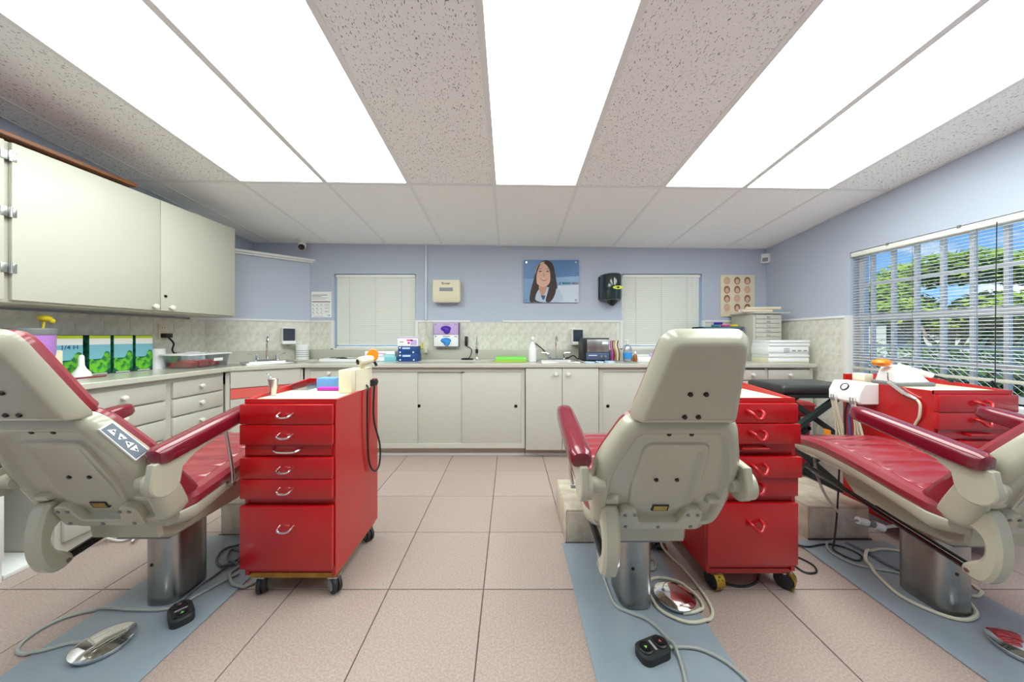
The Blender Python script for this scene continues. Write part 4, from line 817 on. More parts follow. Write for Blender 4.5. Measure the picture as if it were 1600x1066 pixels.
MB().box(XL+.20, 1.785, Zt, XL+.26, 1.835, Zt+.165, .008).top('cream_carton', 'cream_plastic', 'plain cream carton between tumbler and jungle print cartons', 'box')
MB().tube([(XL+.33, 1.74, Zt+.005), (XL+.34, 1.85, Zt+.006), (XL+.33, 1.97, Zt+.005)], .005, 8).top('red_pen', 'ink_red', 'thin red pen lying along the edge of the left worktop', 'pen')
# plastic tub
t = thing('plastic_tub', 'clear plastic tub with red contents and a white rim', 'tub', (XL+.25, 2.70, Zt)); ya, yb = 2.42, 2.745; xa, xb = XL+.20, XL+.40
o1 = lambda d, z: [(x, y, z) for x, y in rounded([(xa-d, ya-d), (xb+d, ya-d), (xb+d, yb+d), (xa-d, yb+d)], .02, 3)]
MB().loft([o1(-.002, Zt+.003), o1(0, Zt), o1(.012, Zt+.10), o1(.009, Zt+.10), o1(-.004, Zt+.004)]).build('wall', 'clear_plastic', t); MB().loft([o1(.009, Zt+.098), o1(.022, Zt+.098), o1(.022, Zt+.108), o1(.009, Zt+.108), o1(.009, Zt+.098)], cap=False).build('rim', 'white_plastic', t)
for k in range(9): MB().box(xa+.012+.02*(k % 3)*2.6, ya+.02+.095*(k//3), Zt+.006, xa+.055+.02*(k % 3)*2.6, ya+.10+.095*(k//3), Zt+.045+.008*(k % 2), .006).build('red_packet', 'red_plastic', t)
MB().box(xb+.010, 2.6, Zt+.045, xb+.0125, 2.68, Zt+.068).build('label_strip', 'white_paper', t)
MB().box(XL+.05, 2.66, Zt, XL+.13, 2.78, Zt+.115, .003).top('small_white_box', 'white_paper', 'small white box behind the plastic tub', 'box')
p = (XL+.115, 2.59, Zt); t = thing('metal_pot', 'small silver metal pot below the black plug adapter', 'pot', p); MB().lathe([(.028, 0), (.032, .01), (.034, .075), (.03, .08), (.001, .08)], p, 18).build('body', 'steel', t); MB().lathe([(.035, .08), (.033, .09), (.008, .1), (.008, .112), (.001, .113)], p, 18).build('lid', 'dark_metal', t)
q = DA+dd*.085+dn*.105; p = (q.x, q.y, Zt); t = thing('wipes_canister', 'white wipes canister in the corner of the worktop', 'canister', p); MB().lathe([(.058, 0), (.06, .005), (.06, .125), (.001, .125)], p, 26).build('body', 'white_plastic', t); MB().lathe([(.062, .125), (.062, .145), (.056, .152), (.001, .152)], p, 26).build('lid', 'white_plastic', t)
for k in range(4): MB().lathe([(.0603, .03+.02*k), (.0606, .032+.02*k), (.0603, .036+.02*k)], p, 26).build('print_line', 'ink_grey', t)
# ------------------------------------------------------------------ back worktop things
def bxw(px, Y): return (px-CX)/F_PX*Y
t = thing('instrument_tray', 'shallow white tray of small metal instruments near the corner', 'tray', (bxw(535, 3.2), 3.25, Zt)); xa, xb = bxw(503, 3.2), bxw(566, 3.2); MB().box(xa, 3.14, Zt, xb, 3.36, Zt+.006).box(xa, 3.14, Zt+.006, xb, 3.146, Zt+.022).box(xa, 3.354, Zt+.006, xb, 3.36, Zt+.022).box(xa, 3.14, Zt+.006, xa+.006, 3.36, Zt+.022).box(xb-.006, 3.14, Zt+.006, xb, 3.36, Zt+.022).build('tray', 'white_plastic', t)
rn = random.Random(5)
for k in range(18): xx, y_, a = rn.uniform(xa+.08, xb-.05), rn.uniform(3.19, 3.31), rn.uniform(-.6, .6); MB().tube([(xx-.04*math.cos(a), y_-.04*math.sin(a), Zt+.012+.001*k), (xx+.04*math.cos(a), y_+.04*math.sin(a), Zt+.013+.001*k)], .004, 6).build('instrument', 'steel' if k % 2 else 'dark_metal', t)
def flatbox(name, px0, px1, Y0, Y1, z0_, z1_, m, label, cat, grp=None, deco=None):
    x0, x1 = bxw(px0, Y0), bxw(px1, Y0); t = thing(name, label, cat, ((x0+x1)/2, (Y0+Y1)/2, z0_), grp); MB().box(x0, Y0, z0_, x1, Y1, z1_, .0015).build('body', m, t)
    for d_ in (deco or []): MB().box(x0+(x1-x0)*d_[0], Y0-.001, z0_+(z1_-z0_)*d_[1], x0+(x1-x0)*d_[2], Y0+.0005, z0_+(z1_-z0_)*d_[3]).build('print', d_[4], t)
    return t
bd = [(.06, .7, .14, .88, 'white_paper'), (.22, .62, .62, .85, 'pale_blue'), (.75, .12, .83, .3, 'white_paper'), (.07, .12, .14, .3, 'white_paper'), (.76, .7, .83, .85, 'ink_blue')]
flatbox('glove_carton', 622, 653, 3.12, 3.24, Zt, Zt+.073, 'blue_box', 'dark blue carton at the bottom of the box stack', 'box', 'stacked cartons', bd); flatbox('glove_carton', 622, 652, 3.12, 3.24, Zt+.0735, Zt+.146, 'blue_box', 'dark blue carton in the middle of the box stack', 'box', 'stacked cartons', bd)
flatbox('glove_carton', 621, 653, 3.12, 3.24, Zt+.1465, Zt+.235, 'white_paper', 'white and pink carton on top of the box stack', 'box', 'stacked cartons', [(0, .86, 1, .98, 'violet_print'), (.45, .55, .75, .72, 'pink'), (.5, .25, .6, .45, 'magenta'), (.65, .1, .95, .7, 'violet_print'), (.12, .4, .3, .5, 'ink_grey')])
flatbox('mask_box', 572, 619, 3.16, 3.27, Zt, Zt+.045, 'teal_print', 'flat white and teal box lying left of the carton stack', 'box', None, [(0, .1, .6, .9, 'white_paper'), (.1, .4, .4, .55, 'ink_grey')]); flatbox('mask_box', 570, 617, 3.17, 3.27, Zt+.0455, Zt+.095, 'white_paper', 'flat white box on top of the teal box', 'box', None, [(.2, .5, .7, .62, 'pink'), (.6, .2, .98, .4, 'teal_print')])
# cordless scaler and stand
x = bxw(745, 3.3); t = thing('handpiece_stand', 'chrome handpiece standing upright on a round base', 'tool', (x, 3.3, Zt)); MB().lathe([(.05, 0), (.05, .006), (.02, .014), (.016, .03), (.012, .03)], (x, 3.3, Zt), 18).build('base', 'chrome', t); MB().lathe([(.012, .03), (.014, .1), (.011, .15), (.018, .165), (.009, .175), (.006, .235), (.001, .24)], (x, 3.3, Zt), 14).build('handpiece', 'chrome', t); MB().cyl((x, 3.3, Zt+.07), (x, 3.3, Zt+.11), .0148, n=14).build('grip', 'black', t)
x = bxw(727, 3.4); t = thing('power_adapter', 'black power adapter on the tiles with a coiled lead', 'adapter', (x, 3.47, Zt)); MB().box(x-.014, 3.455, Zt+.14, x+.014, YB-.013, Zt+.24, .005).build('brick', 'black', t)
MB().tube([(x, 3.47, Zt+.14), (x+.06, 3.44, Zt+.10), (x+.05, 3.40, Zt+.03), (x+.02, 3.36, Zt+.0075), (x-.03, 3.33, Zt+.0065), (x+.03, 3.30, Zt+.0065), (x+.09, 3.34, Zt+.008), (x+.03, 3.37, Zt+.012), (x-.02, 3.32, Zt+.014), (x+.06, 3.29, Zt+.012), (x+.085, 3.30, Zt+.012)], .005, 6, 5).build('lead', 'black', t)
t = thing('work_mat', 'bright green plastic tray mat beside the spray bottle', 'mat', (bxw(800, 3.2), 3.25, Zt)); xa, xb = bxw(773, 3.12), bxw(823, 3.12); MB().box(xa, 3.10, Zt, xb, 3.38, Zt+.008, .003).build('sheet', 'lime', t); MB().box(xa+.006, 3.11, Zt+.008, xb-.004, 3.38, Zt+.038, .006).build('tray', 'green_mat', t)
x = bxw(832, 3.12); t = thing('spray_bottle', 'tall white spray bottle next to the green mat', 'bottle', (x, 3.12, Zt)); MB().lathe([(.036, 0), (.038, .01), (.038, .12), (.03, .15), (.014, .18), (.012, .20), (.001, .2)], (x, 3.12, Zt), 20).build('bottle', 'white_plastic', t); MB().box(x-.014, 3.08, Zt+.20, x+.014, 3.15, Zt+.235, .006).cyl((x, 3.085, Zt+.218), (x, 3.06, Zt+.218), .007, n=10).build('trigger_head', 'white_plastic', t)
MB().tube([(bxw(838, 3.4), 3.492, 1.0), (bxw(850, 3.4), 3.45, .93), (bxw(859, 3.4), 3.42, Zt+.022), (bxw(866, 3.4), 3.415, Zt+.010), (bxw(885, 3.4), 3.415, Zt+.010), (bxw(896, 3.38), 3.39, Zt+.04), (bxw(904, 3.3), 3.37, Zt+.010), (bxw(909, 3.3), 3.36, Zt+.012)], .006, 7, 5).top('power_cable', 'black', 'black power cord looping behind the back sink', 'cord')
# steriliser
x0, x1 = bxw(912, 3.1), bxw(953, 3.1); t = thing('sterilizer', 'grey and dark blue bench sterilizer with a control strip', 'sterilizer', ((x0+x1)/2, 3.22, Zt)); MB().box(x0, 3.12, Zt+.012, x1, 3.34, Zt+.225, .006).build('case', 'black', t); MB().box(x0+.035, 3.112, Zt+.09, x1-.004, 3.122, Zt+.21, .003).build('door', 'steel_brushed', t); MB().box(x0+.03, 3.114, Zt+.015, x1-.002, 3.122, Zt+.085, .002).build('control_strip', 'shirt_dark', t)
for k in range(2): MB().cyl((x1-.04-.04*k, 3.115, Zt+.05), (x1-.04-.04*k, 3.104, Zt+.05), .012, n=14).build('dial', 'grey_plastic', t)
MB().box(x0+.05, 3.111, Zt+.055, x0+.13, 3.1145, Zt+.062).build('print', 'white_paper', t); MB().box(x1-.07, 3.1105, Zt+.165, x1-.012, 3.1125, Zt+.19).build('label', 'white_paper', t)
for a, b in ((x0+.02, 3.14), (x1-.02, 3.14), (x0+.02, 3.32), (x1-.02, 3.32)): MB().cyl((a, b, Zt), (a, b, Zt+.013), .01, n=8).build('foot', 'rubber', t)
# plier rack
x0, x1 = bxw(955, 3.1), bxw(969, 3.1); t = thing('plier_rack', 'small wire rack of pliers with coloured handles beside the sterilizer', 'rack', ((x0+x1)/2, 3.14, Zt)); MB().box(x0, 3.10, Zt, x1, 3.2, Zt+.006).box(x0, 3.12, Zt+.006, x1, 3.126, Zt+.09).box(x0, 3.18, Zt+.006, x1, 3.186, Zt+.11).build('stand', 'steel', t)
for k, m in enumerate(('magenta', 'ink_red', 'brass', 'cream_plastic', 'wood')): xx = x0+.008+k*.017; MB().tube([(xx, 3.10, Zt+.012), (xx+.008, 3.115, Zt+.08), (xx, 3.15, Zt+.15), (xx+.01, 3.16, Zt+.20)], .006, 6, 3).build('plier', m, t)
for k, (p0, p1) in enumerate(((913, 930), (932, 944), (946, 962))): x0, x1 = bxw(p0, 2.98), bxw(p1, 2.98); MB().prism(chaikin([(x0, 2.95), (x1, 2.96), (x1-.01, 3.05), (x0+.01, 3.07)], 1), XY(Zt), 0, .006+.003*k).top('paper_bib', 'pale_blue', ('pale blue paper sheet before the sterilizer, next to the sink', 'pale blue paper sheet in the middle before the sterilizer', 'pale blue paper sheet next to the plier rack')[k], 'paper', 'pale blue sheets on the worktop')
x = bxw(980.5, 3.1); t = thing('sanitizer_bottle', 'clear pump bottle of hand sanitizer with a blue label', 'bottle', (x, 3.1, Zt)); MB().lathe([(.036, 0), (.04, .01), (.04, .12), (.03, .145), (.014, .155), (.014, .165), (.001, .165)], (x, 3.1, Zt), 20).build('bottle', 'frost', t); MB().lathe([(.0, .008), (.036, .008), (.036, .10), (.0, .10)][1:3]+[(.001, .1)], (x, 3.1, Zt), 16).build('gel', 'pale_blue', t)
MB().lathe([(.0408, .035), (.0408, .085)], (x, 3.1, Zt), 20).build('label', 'blue_glove', t); MB().cyl((x, 3.1, Zt+.165), (x, 3.1, Zt+.20), .006, n=8).box(x-.03, 3.092, Zt+.196, x+.012, 3.108, Zt+.21, .004).build('pump', 'white_plastic', t)
x = 1.18; t = thing('amber_bottle', 'small amber bottle with a white cap beside the sanitizer', 'bottle', (x, 3.08, Zt)); MB().lathe([(.016, 0), (.018, .004), (.018, .06), (.009, .075), (.001, .076)], (x, 3.08, Zt), 16).build('bottle', 'amber', t); MB().lathe([(.01, .075), (.01, .1), (.001, .102)], (x, 3.08, Zt), 14).build('cap', 'white_plastic', t)
t = thing('letter_tray', 'white letter tray holding papers under the closed blind', 'tray', (bxw(1015, 3.1), 3.2, Zt)); x0, x1 = bxw(996, 3.08), bxw(1036, 3.08); MB().box(x0, 3.08, Zt, x1, 3.36, Zt+.004).box(x0, 3.08, Zt+.004, x0+.004, 3.36, Zt+.055).box(x1-.004, 3.08, Zt+.004, x1, 3.36, Zt+.055).box(x0, 3.356, Zt+.004, x1, 3.36, Zt+.055).build('tray', 'white_plastic', t); MB().box(x0+.01, 3.085, Zt+.005, x1-.01, 3.34, Zt+.04, .002).build('papers', 'white_paper', t)
x = bxw(1026, 3.08); MB().ell((x, 3.2, Zt+.057), (.022, .018, .018), 10, 7).top('violet_cap', 'violet_print', 'small violet cap lying on the papers', 'cap')
# teal parts organiser with coloured rings
x0, x1 = bxw(1098, 3.25), bxw(1162, 3.25); t = thing('parts_organizer', 'teal small parts organizer with rows of clear drawers', 'organizer', ((x0+x1)/2, 3.33, Zt)); zt = Zt+.335; MB().box(x0, 3.25, Zt, x0+.012, 3.44, zt).box(x1-.012, 3.25, Zt, x1, 3.44, zt).box(x0, 3.25, zt-.012, x1, 3.44, zt).box(x0, 3.25, Zt, x1, 3.44, Zt+.012).box(x0, 3.425, Zt, x1, 3.44, zt).build('frame', 'teal_frame', t)
nc, nr = 8, 6; dw, dh = (x1-x0-.024)/nc, (zt-Zt-.024)/nr
dm = MB().box(-dw/2+.003, 0, -dh/2+.003, dw/2-.003, .15, dh/2-.003, .002).mesh('drawer', 'frost'); dl = MB().box(-dw/2+.006, .01, -dh/2+.005, dw/2-.006, .14, -dh/2+.03).mesh('drawer_contents', 'white_paper')
for c in range(nc):
    for r_ in range(nr):
        d = inst(dm, 'drawer', (x0+.012+dw*(c+.5), 3.256, Zt+.012+dh*(r_+.5)), t); e = bpy.data.objects.new('drawer_contents', dl); COL.objects.link(e); e.parent = d
for r_ in range(nr+1): MB().box(x0+.012, 3.26, Zt+.011+dh*r_, x1-.012, 3.42, Zt+.0135+dh*r_).build('shelf', 'teal_frame', t)
for px, m, lb, dz in ((1118, 'ink_teal', 'teal', 0), (1122, 'purple_deep', 'violet', .021), (1133, 'pink', 'pink', .0), (1147, 'yellow', 'yellow', 0)):
    x = bxw(px, 3.33); MB().loft([[(x+(.03+.011*math.cos(b))*math.cos(a), 3.33+(.03+.011*math.cos(b))*math.sin(a), zt+.0125+dz*1.2+.012*math.sin(b)) for b in [2*math.pi*k/8 for k in range(8)]] for a in [2*math.pi*k/20 for k in range(21)]], cap=False).top('elastic_ring_coil', MATS[m], lb+' ring coil on top of the parts organizer', 'coil', 'coloured coils')
# cream drawer chest, books, rolled papers
x0, x1 = bxw(1178, 3.14), 2.62; t = thing('card_drawer_chest', 'cream chest of many thin drawers standing in the tiled corner', 'drawers', ((x0+x1)/2, 3.3, Zt)); zt = 1.295; MB().box(x0, 3.15, Zt, x1, 3.46, zt, .002).build('body', 'cabinet_upper', t); MB().box(x0-.012, 3.12, zt, x1+.06, 3.47, zt+.012, .002).build('top_panel', 'cabinet', t)
for k in range(10):
    z_ = Zt+.02+k*.0432; d = MB().box(x0+.02, 3.14, z_, x1-.02, 3.155, z_+.039, .002).build('drawer', 'cabinet', t); xm = (x0+x1)/2; MB().tube([(xm-.012, 3.142, z_+.022), (xm-.01, 3.128, z_+.014), (xm+.01, 3.128, z_+.014), (xm+.012, 3.142, z_+.022)], .003, 6).build('handle', 'steel', d)
zt += .013
for k, (ya, yb, dx, r_) in enumerate(((3.2, 3.22, -.02, .016), (3.25, 3.27, .0, .018), (3.235, 3.2, .05, .014))): z_ = zt+r_+(.03 if k == 2 else 0); MB().cyl((x0-.06+dx, ya, z_), (x1-.02+dx, yb, z_), r_, n=14).top('rolled_papers', 'sepia_paper' if k != 1 else 'white_paper', ('cream paper roll lying along the front of the drawer chest top', 'white paper roll lying behind on the drawer chest top', 'cream paper roll resting across the other two')[k], 'paper roll', 'paper rolls on the drawer chest')
z_ = Zt
for k, (hh, m, lb, dx) in enumerate(((.05, 'cream_plastic', 'tan based bottom box of the white box pile beside the drawer chest', .0), (.028, 'white_paper', 'second white box up in the pile beside the drawer chest', .004), (.07, 'white_paper', 'thick white box with printed edge in the pile beside the drawer chest', -.004), (.03, 'white_paper', 'thin white box above the printed one in the pile', .006), (.028, 'white_paper', 'topmost white box of the pile beside the drawer chest', .01))):
    t = thing('flat_box', lb, 'box', (2.47, 3.0, z_), 'pile of white boxes'); MB().box(2.30+dx, 2.90, z_, 2.655+dx, 3.11, z_+hh-.001, .002).build('body', m, t); MB().box(2.29+dx, 2.893, z_+hh*.3, 2.65+dx, 2.8985, z_+hh-.002, .001).build('lid_edge', 'white_paper', t)
    if k == 2:
        for q in range(3): MB().box(2.43+dx, 2.891, z_+.022+.014*q, 2.48+dx, 2.8935, z_+.028+.014*q).box(2.5+.05*q, 2.891, z_+.03, 2.53+.05*q, 2.8935, z_+.042).build('print', 'ink_grey', t)
    z_ += hh
# ------------------------------------------------------------------ things on the carts
ZC1 = .8122
bx, by = -.80, 1.53
t = thing('curing_light', 'cream curing light unit with a gun handpiece and orange shield on the red cart', 'dental tool', (-.76, 1.6, ZC1)); MB().box(-.80, 1.52, ZC1, -.738, 1.66, ZC1+.108, .004).build('base_unit', 'cream_plastic', t); MB().prism([(-.738, 1.56), (-.72, 1.60), (-.72, 1.70), (-.745, 1.70), (-.745, 1.56)], XY(.815), 0, .103).build('holster', 'cream_plastic', t); MB().box(-.748, 1.555, ZC1+.01, -.736, 1.561, ZC1+.1).build('slot', 'cabinet_dark', t)
MB().lathe([(.012, 0), (.022, .004), (.024, .03), (.022, .06), (.016, .085), (.008, .1)], (-.745, 1.60, ZC1+.14), 18, (.55, .8, .12)).build('gun', 'cream_plastic', t); MB().lathe([(.014, -.003), (.011, -.004), (.001, -.004)], (-.745, 1.60, ZC1+.14), 16, (.55, .8, .12)).build('vent', 'dark_metal', t)
MB().tube([(-.74, 1.625, ZC1+.125), (-.735, 1.64, ZC1+.09), (-.74, 1.645, ZC1+.03)], .013, 10).build('grip', 'cream_plastic', t); MB().lathe([(.002, 0), (.03, .0), (.034, .003), (.03, .006), (.002, .006)], (-.70, 1.665, ZC1+.168), 24, (-.2, -.9, .25)).build('shield', 'orange', t); MB().cyl((-.70, 1.665, ZC1+.15), (-.685, 1.675, ZC1+.115), .007, n=10).build('tip', 'black', t)
MB().tube([(-.735, 1.64, ZC1+.03), (-.71, 1.63, ZC1+.01), (-.708, 1.62, .78), (-.708, 1.62, .6), (-.708, 1.64, .45), (-.70, 1.68, .385), (-.69, 1.72, .40), (-.69, 1.73, .5), (-.71, 1.70, .65), (-.71, 1.705, .80), (-.71, 1.71, ZC1+.035), (-.74, 1.68, ZC1+.03)], .0045, 7, 6).build('cord', 'black', t)
for k in range(7): MB().loft([[(-.712+.018*math.cos(a)*1, 1.70+.006*k-.02, ZC1+.025+.018*math.sin(a)) for a in [2*math.pi*j/12 for j in range(12)]], [(-.712+.018*math.cos(a), 1.704+.006*k-.02, ZC1+.025+.018*math.sin(a)) for a in [2*math.pi*j/12 for j in range(12)]]]).build('coil_turn', 'rubber', t)
MB().box(-.985, 1.66, ZC1, -.89, 1.72, ZC1+.052, .002).top('tissue_box', 'blue_light', 'light blue box at the back of the chrome handled cart top', 'box')
MB().box(-.94, 1.585, ZC1, -.81, 1.625, ZC1+.016, .005).top('purple_case', 'magenta', 'flat magenta case in front of the light blue box', 'case')
MB().box(-1.07, 1.60, ZC1, -.995, 1.73, ZC1+.006).box(-1.07, 1.60, ZC1, -1.066, 1.73, ZC1+.03).box(-.999, 1.6, ZC1, -.995, 1.73, ZC1+.03).box(-1.07, 1.6, ZC1, -.995, 1.604, ZC1+.03).box(-1.07, 1.726, ZC1, -.995, 1.73, ZC1+.03).top('clear_tray', 'clear_plastic', 'small clear plastic tray at the cart rim beside the light blue box', 'tray')
p = (-1.06, 1.46, ZC1); t = thing('suction_tip_holder', 'steel cup with a bent suction tip on the chrome handled cart', 'holder', p); MB().lathe([(.010, 0), (.012, .01), (.018, .06), (.020, .075), (.016, .076), (.001, .06)], p, 18).build('cup', 'steel', t); MB().tube([(p[0], p[1], ZC1+.05), (p[0]-.012, p[1], ZC1+.08), (p[0]-.022, p[1], ZC1+.092), (p[0]-.028, p[1], ZC1+.105)], .0028, 8, 3).build('tip', 'chrome', t)
MB().box(.96, 1.5, ZC1, 1.07, 1.58, ZC1+.018, .004).top('white_case', 'cream_plastic', 'small cream case on the brass wheeled cart', 'case')
# unit on cart 3
t = thing('delivery_unit', 'white dental delivery unit with a round pressure gauge on the window side cart', 'dental unit', (1.98, 1.88, .70)); uy0, uy1 = 1.796, 1.972
MB().prism([(2.033, .70), (1.932, .70), (1.922, .712), (1.922, .762), (1.95, .812), (1.958, .816), (2.033, .816)], XZ(uy0), 0, uy1-uy0, .005).build('housing', 'white_plastic', t)
gn = Vector((-.87, 0, .49)); gp = Vector((1.936, 1.885, .786)); MB().lathe([(.021, 0), (.022, .007), (.018, .008), (.017, .005), (.001, .005)], gp, 22, gn).build('gauge', 'dark_metal', t); MB().lathe([(.0168, .0052), (.001, .0056)], gp, 20, gn).build('gauge_face', 'white_paper', t); MB().tube([gp+gn*.006+Vector((0, -.010, -.004)), gp+gn*.006+Vector((0, .006, .004))], .0009, 5).build('gauge_needle', 'ink', t)
for yy in (1.822, 1.93): MB().box(1.906, yy-.016, .715, 1.924, yy+.016, .748, .004).build('hose_holder', 'white_plastic', t); MB().cyl((1.912, yy-.006, .735), (1.912, yy-.006, .70), .007, n=10).cyl((1.912, yy+.008, .735), (1.912, yy+.008, .70), .007, n=10).build('hose_fitting', 'grey_plastic', t)
for k, (yy, o) in enumerate(((1.944, -.01), (1.936, .012), (1.926, .03), (1.918, .05), (1.83, -.03), (1.822, .0), (1.814, .03))): MB().tube([(1.912, yy, .715), (1.926, yy-.002, .64), (1.946, yy-o*.3, .54), (1.956, yy-o*1.0, .40), (1.962, yy-o*1.2, .33)], .0058, 7, 5).build('hose', 'hose', t)
MB().tube([(1.97, 1.88, .70), (1.95, 1.875, .66), (1.945, 1.87, .55), (1.95, 1.86, .40)], .005, 7, 4).build('air_line', 'ink_blue', t); MB().tube([(1.96, 1.895, .70), (1.94, 1.89, .64), (1.935, 1.885, .52), (1.94, 1.885, .40)], .005, 7, 4).build('air_line', 'black', t)
MB().box(1.90, 1.935, .46, 1.903, 1.975, .52).build('tag', 'orange', t)
t = thing('hand_syringe', 'chrome air water syringe leaning on the side of the window side cart', 'dental tool', (2.01, 1.66, .7)); MB().tube([(2.012, 1.745, .884), (2.01, 1.742, .85), (2.014, 1.738, .832)], .003, 7).build('tip', 'chrome', t); MB().tube([(2.014, 1.74, .835), (2.012, 1.66, .78), (2.012, 1.62, .765)], [.010, .011, .008], 10).build('body', 'chrome', t); MB().tube([(2.012, 1.62, .765), (2.01, 1.605, .74), (2.012, 1.61, .68), (2.018, 1.63, .64), (2.015, 1.66, .55)], .0055, 7, 4).build('hose', 'hose', t)
t.location.x += .0065
t = thing('polymer_light', 'white cordless light on its charging base with an amber shield by the window', 'dental tool', (2.15, 1.80, ZC1)); MB().prism(rounded([(2.05, 1.72), (2.26, 1.72), (2.26, 1.87), (2.05, 1.87)], .03, 4), XY(ZC1), 0, .02, .005).build('charging_base', 'grey_plastic', t)
MB().loft([[(2.065+d, y_, z_) for y_, z_ in ((1.735+k, ZC1+.02), (1.855-k, ZC1+.02), (1.84-k, ZC1+h_), (1.75+k, ZC1+h_))] for d, h_, k in ((0, .07, .01), (.03, .10, 0), (.08, .105, 0), (.13, .07, .005), (.185, .035, .015))]).build('body', 'white_plastic', t); MB().tube([(2.13, 1.79, ZC1+.095), (2.19, 1.775, ZC1+.075), (2.26, 1.75, ZC1+.055)], [.022, .020, .015], 12).build('wand', 'white_plastic', t)
MB().ell((2.05, 1.80, ZC1+.12), (.045, .035, .022), 18, 8).build('shield', 'orange', t); MB().tube([(2.26, 1.75, ZC1+.055), (2.31, 1.74, ZC1+.04), (2.37, 1.75, ZC1+.02)], .006, 7, 4).build('cord', 'black', t)
MB().box(2.046, 1.885, .8122, 2.10, 1.955, .86, .006).top('side_box', 'cream_plastic', 'small pale box on the cart top behind the delivery unit', 'box')
# ------------------------------------------------------------------ bench, red bins
t = thing('padded_bench', 'black padded bench on crossed steel legs beside the tiled wall', 'bench', (2.08, 2.35, 0)); x0, x1, y0_, y1_ = 1.84, 2.36, 2.2, 2.54
MB().box(x0, y0_, .685, x1, y1_, .745, .022, 3).build('pad', 'bench_pad', t); MB().box(x0+.02, y0_+.02, .655, x1-.02, y0_+.05, .685, .003).box(x0+.02, y1_-.05, .655, x1-.02, y1_-.02, .685, .003).box(x0+.02, y0_+.02, .655, x0+.05, y1_-.02, .684).box(x1-.05, y0_+.02, .655, x1-.02, y1_-.02, .684).build('frame', 'bench_frame', t)
def bar(a, b, hw, m, name):
    a, b = Vector(a), Vector(b); d_ = (b-a).normalized(); s_ = Vector((0, 1, 0)); n_ = d_.cross(s_).normalized(); MB().loft([[p+s_*hw*u+n_*hw*v for u, v in ((-1, -1), (1, -1), (1, 1), (-1, 1))] for p in (a, b)]).build(name, m, t)
for y_ in (y0_+.04, y1_-.04):
    bar((x1-.1, y_, .665), (x0+.03, y_, .38), .016, 'bench_frame', 'leg'); bar((x0+.03, y_, .39), (x1-.06, y_, .02), .016, 'bench_frame', 'leg'); bar((x0+.06, y_+.034, .665), (x1-.04, y_+.034, .36), .014, 'bench_frame', 'leg'); bar((x1-.04, y_+.034, .37), (x0+.04, y_+.034, .02), .014, 'bench_frame', 'leg')
for xx in (x0+.04, x1-.06): MB().box(xx-.02, y0_, .0, xx+.02, y1_+.03, .03, .004).build('foot_bar', 'bench_frame', t)
for k, (xa, xb, ya, yb, h_, lb) in enumerate(((2.0, 2.42, 2.59, 2.79, .52, 'tall red plastic bin behind the padded bench'), (1.55, 1.95, 2.59, 2.79, .46, 'low red plastic bin next to the drawer unit'))):
    t = thing('storage_bin', lb, 'bin', ((xa+xb)/2, (ya+yb)/2, 0), 'red plastic bins'); o1 = lambda d, z: [(x, y, z) for x, y in rounded([(xa-d, ya-d), (xb+d, ya-d), (xb+d, yb+d), (xa-d, yb+d)], .03, 3)]
    MB().loft([o1(-.03, 0), o1(-.005, h_-.05), o1(.008, h_-.05), o1(.008, h_), o1(.002, h_), o1(-.012, h_-.04), o1(-.036, .01)]).build('tub', 'red_plastic', t); MB().loft([o1(.012, h_), o1(.014, h_+.012), o1(-.01, h_+.03), o1(-.03, h_+.032)]).build('lid', 'red_plastic', t)
    MB().box((xa+xb)/2-.06, ya-.02, h_-.09, (xa+xb)/2+.06, ya, h_-.03, .004).build('handle', 'red_plastic', t); MB().box(xb-.12, ya-.010, h_-.13, xb-.04, ya-.001, h_-.08).build('label_card', 'white_paper', t)
# ------------------------------------------------------------------ floor pedals, switches, cords
PZ = .0072
PED = {}; FSW = {}
def pedal(c, label, a=0):
    t = PED[len(PED)] = thing('foot_pedal', label, 'pedal', (c[0], c[1], PZ), 'chrome foot pedals'); p = (c[0], c[1], PZ); MB().lathe([(.06, 0), (.068, .004), (.068, .012), (.06, .014), (.001, .014)], p, 32).build('base', 'steel', t); MB().lathe([(.070, .014), (.076, .016), (.077, .021), (.062, .028), (.04, .033), (.001, .035)], p, 36).build('disc', 'chrome', t)
pedal((-1.40, 1.125), 'round chrome foot pedal beside the looped cord of the cabinet side chair'); pedal((.667, 1.325), 'round chrome foot pedal inside the grey cord loop behind the middle column'); pedal((1.74, 1.105), 'round chrome foot pedal on the floor plate at the window')
def fswitch(c, a, label):
    t = FSW[len(FSW)] = thing('foot_switch', label, 'switch', (c[0], c[1], PZ), 'black foot switches'); T = lambda u, v: (c[0]+u*math.cos(a)-v*math.sin(a), c[1]+u*math.sin(a)+v*math.cos(a)); pol_ = [T(u, v) for u, v in rounded([(-.058, -.035), (.058, -.035), (.058, .035), (-.058, .035)], .03, 5)]
    MB().loft([[(x, y, PZ) for x, y in pol_], [(x, y, PZ+.024) for x, y in pol_], [(x, y, PZ+.031) for x, y in inset(pol_, .006)]]).build('housing', 'rubber', t)
    for s_, m in ((-1, 'green_mat'), (1, 'lips')):
        q = T(.03*s_, 0); b = MB().lathe([(.024, 0), (.024, .004), (.02, .006), (.018, .003), (.013, .003), (.012, .006), (.001, .006)], (q[0], q[1], PZ+.030), 24).build('button', 'black', t); MB().prism([(q[0]+.006*math.cos(k*2.094+1.57*s_), q[1]+.006*math.sin(k*2.094+1.57*s_)) for k in range(3)], XY(PZ+.036), 0, .0006).build('arrow_mark', m, b)
    MB().prism([T(u, v) for u, v in ((-.004, -.018), (.004, -.018), (.004, .018), (-.004, .018))], XY(PZ+.031), 0, .001).build('name_strip', 'ink_grey', t)
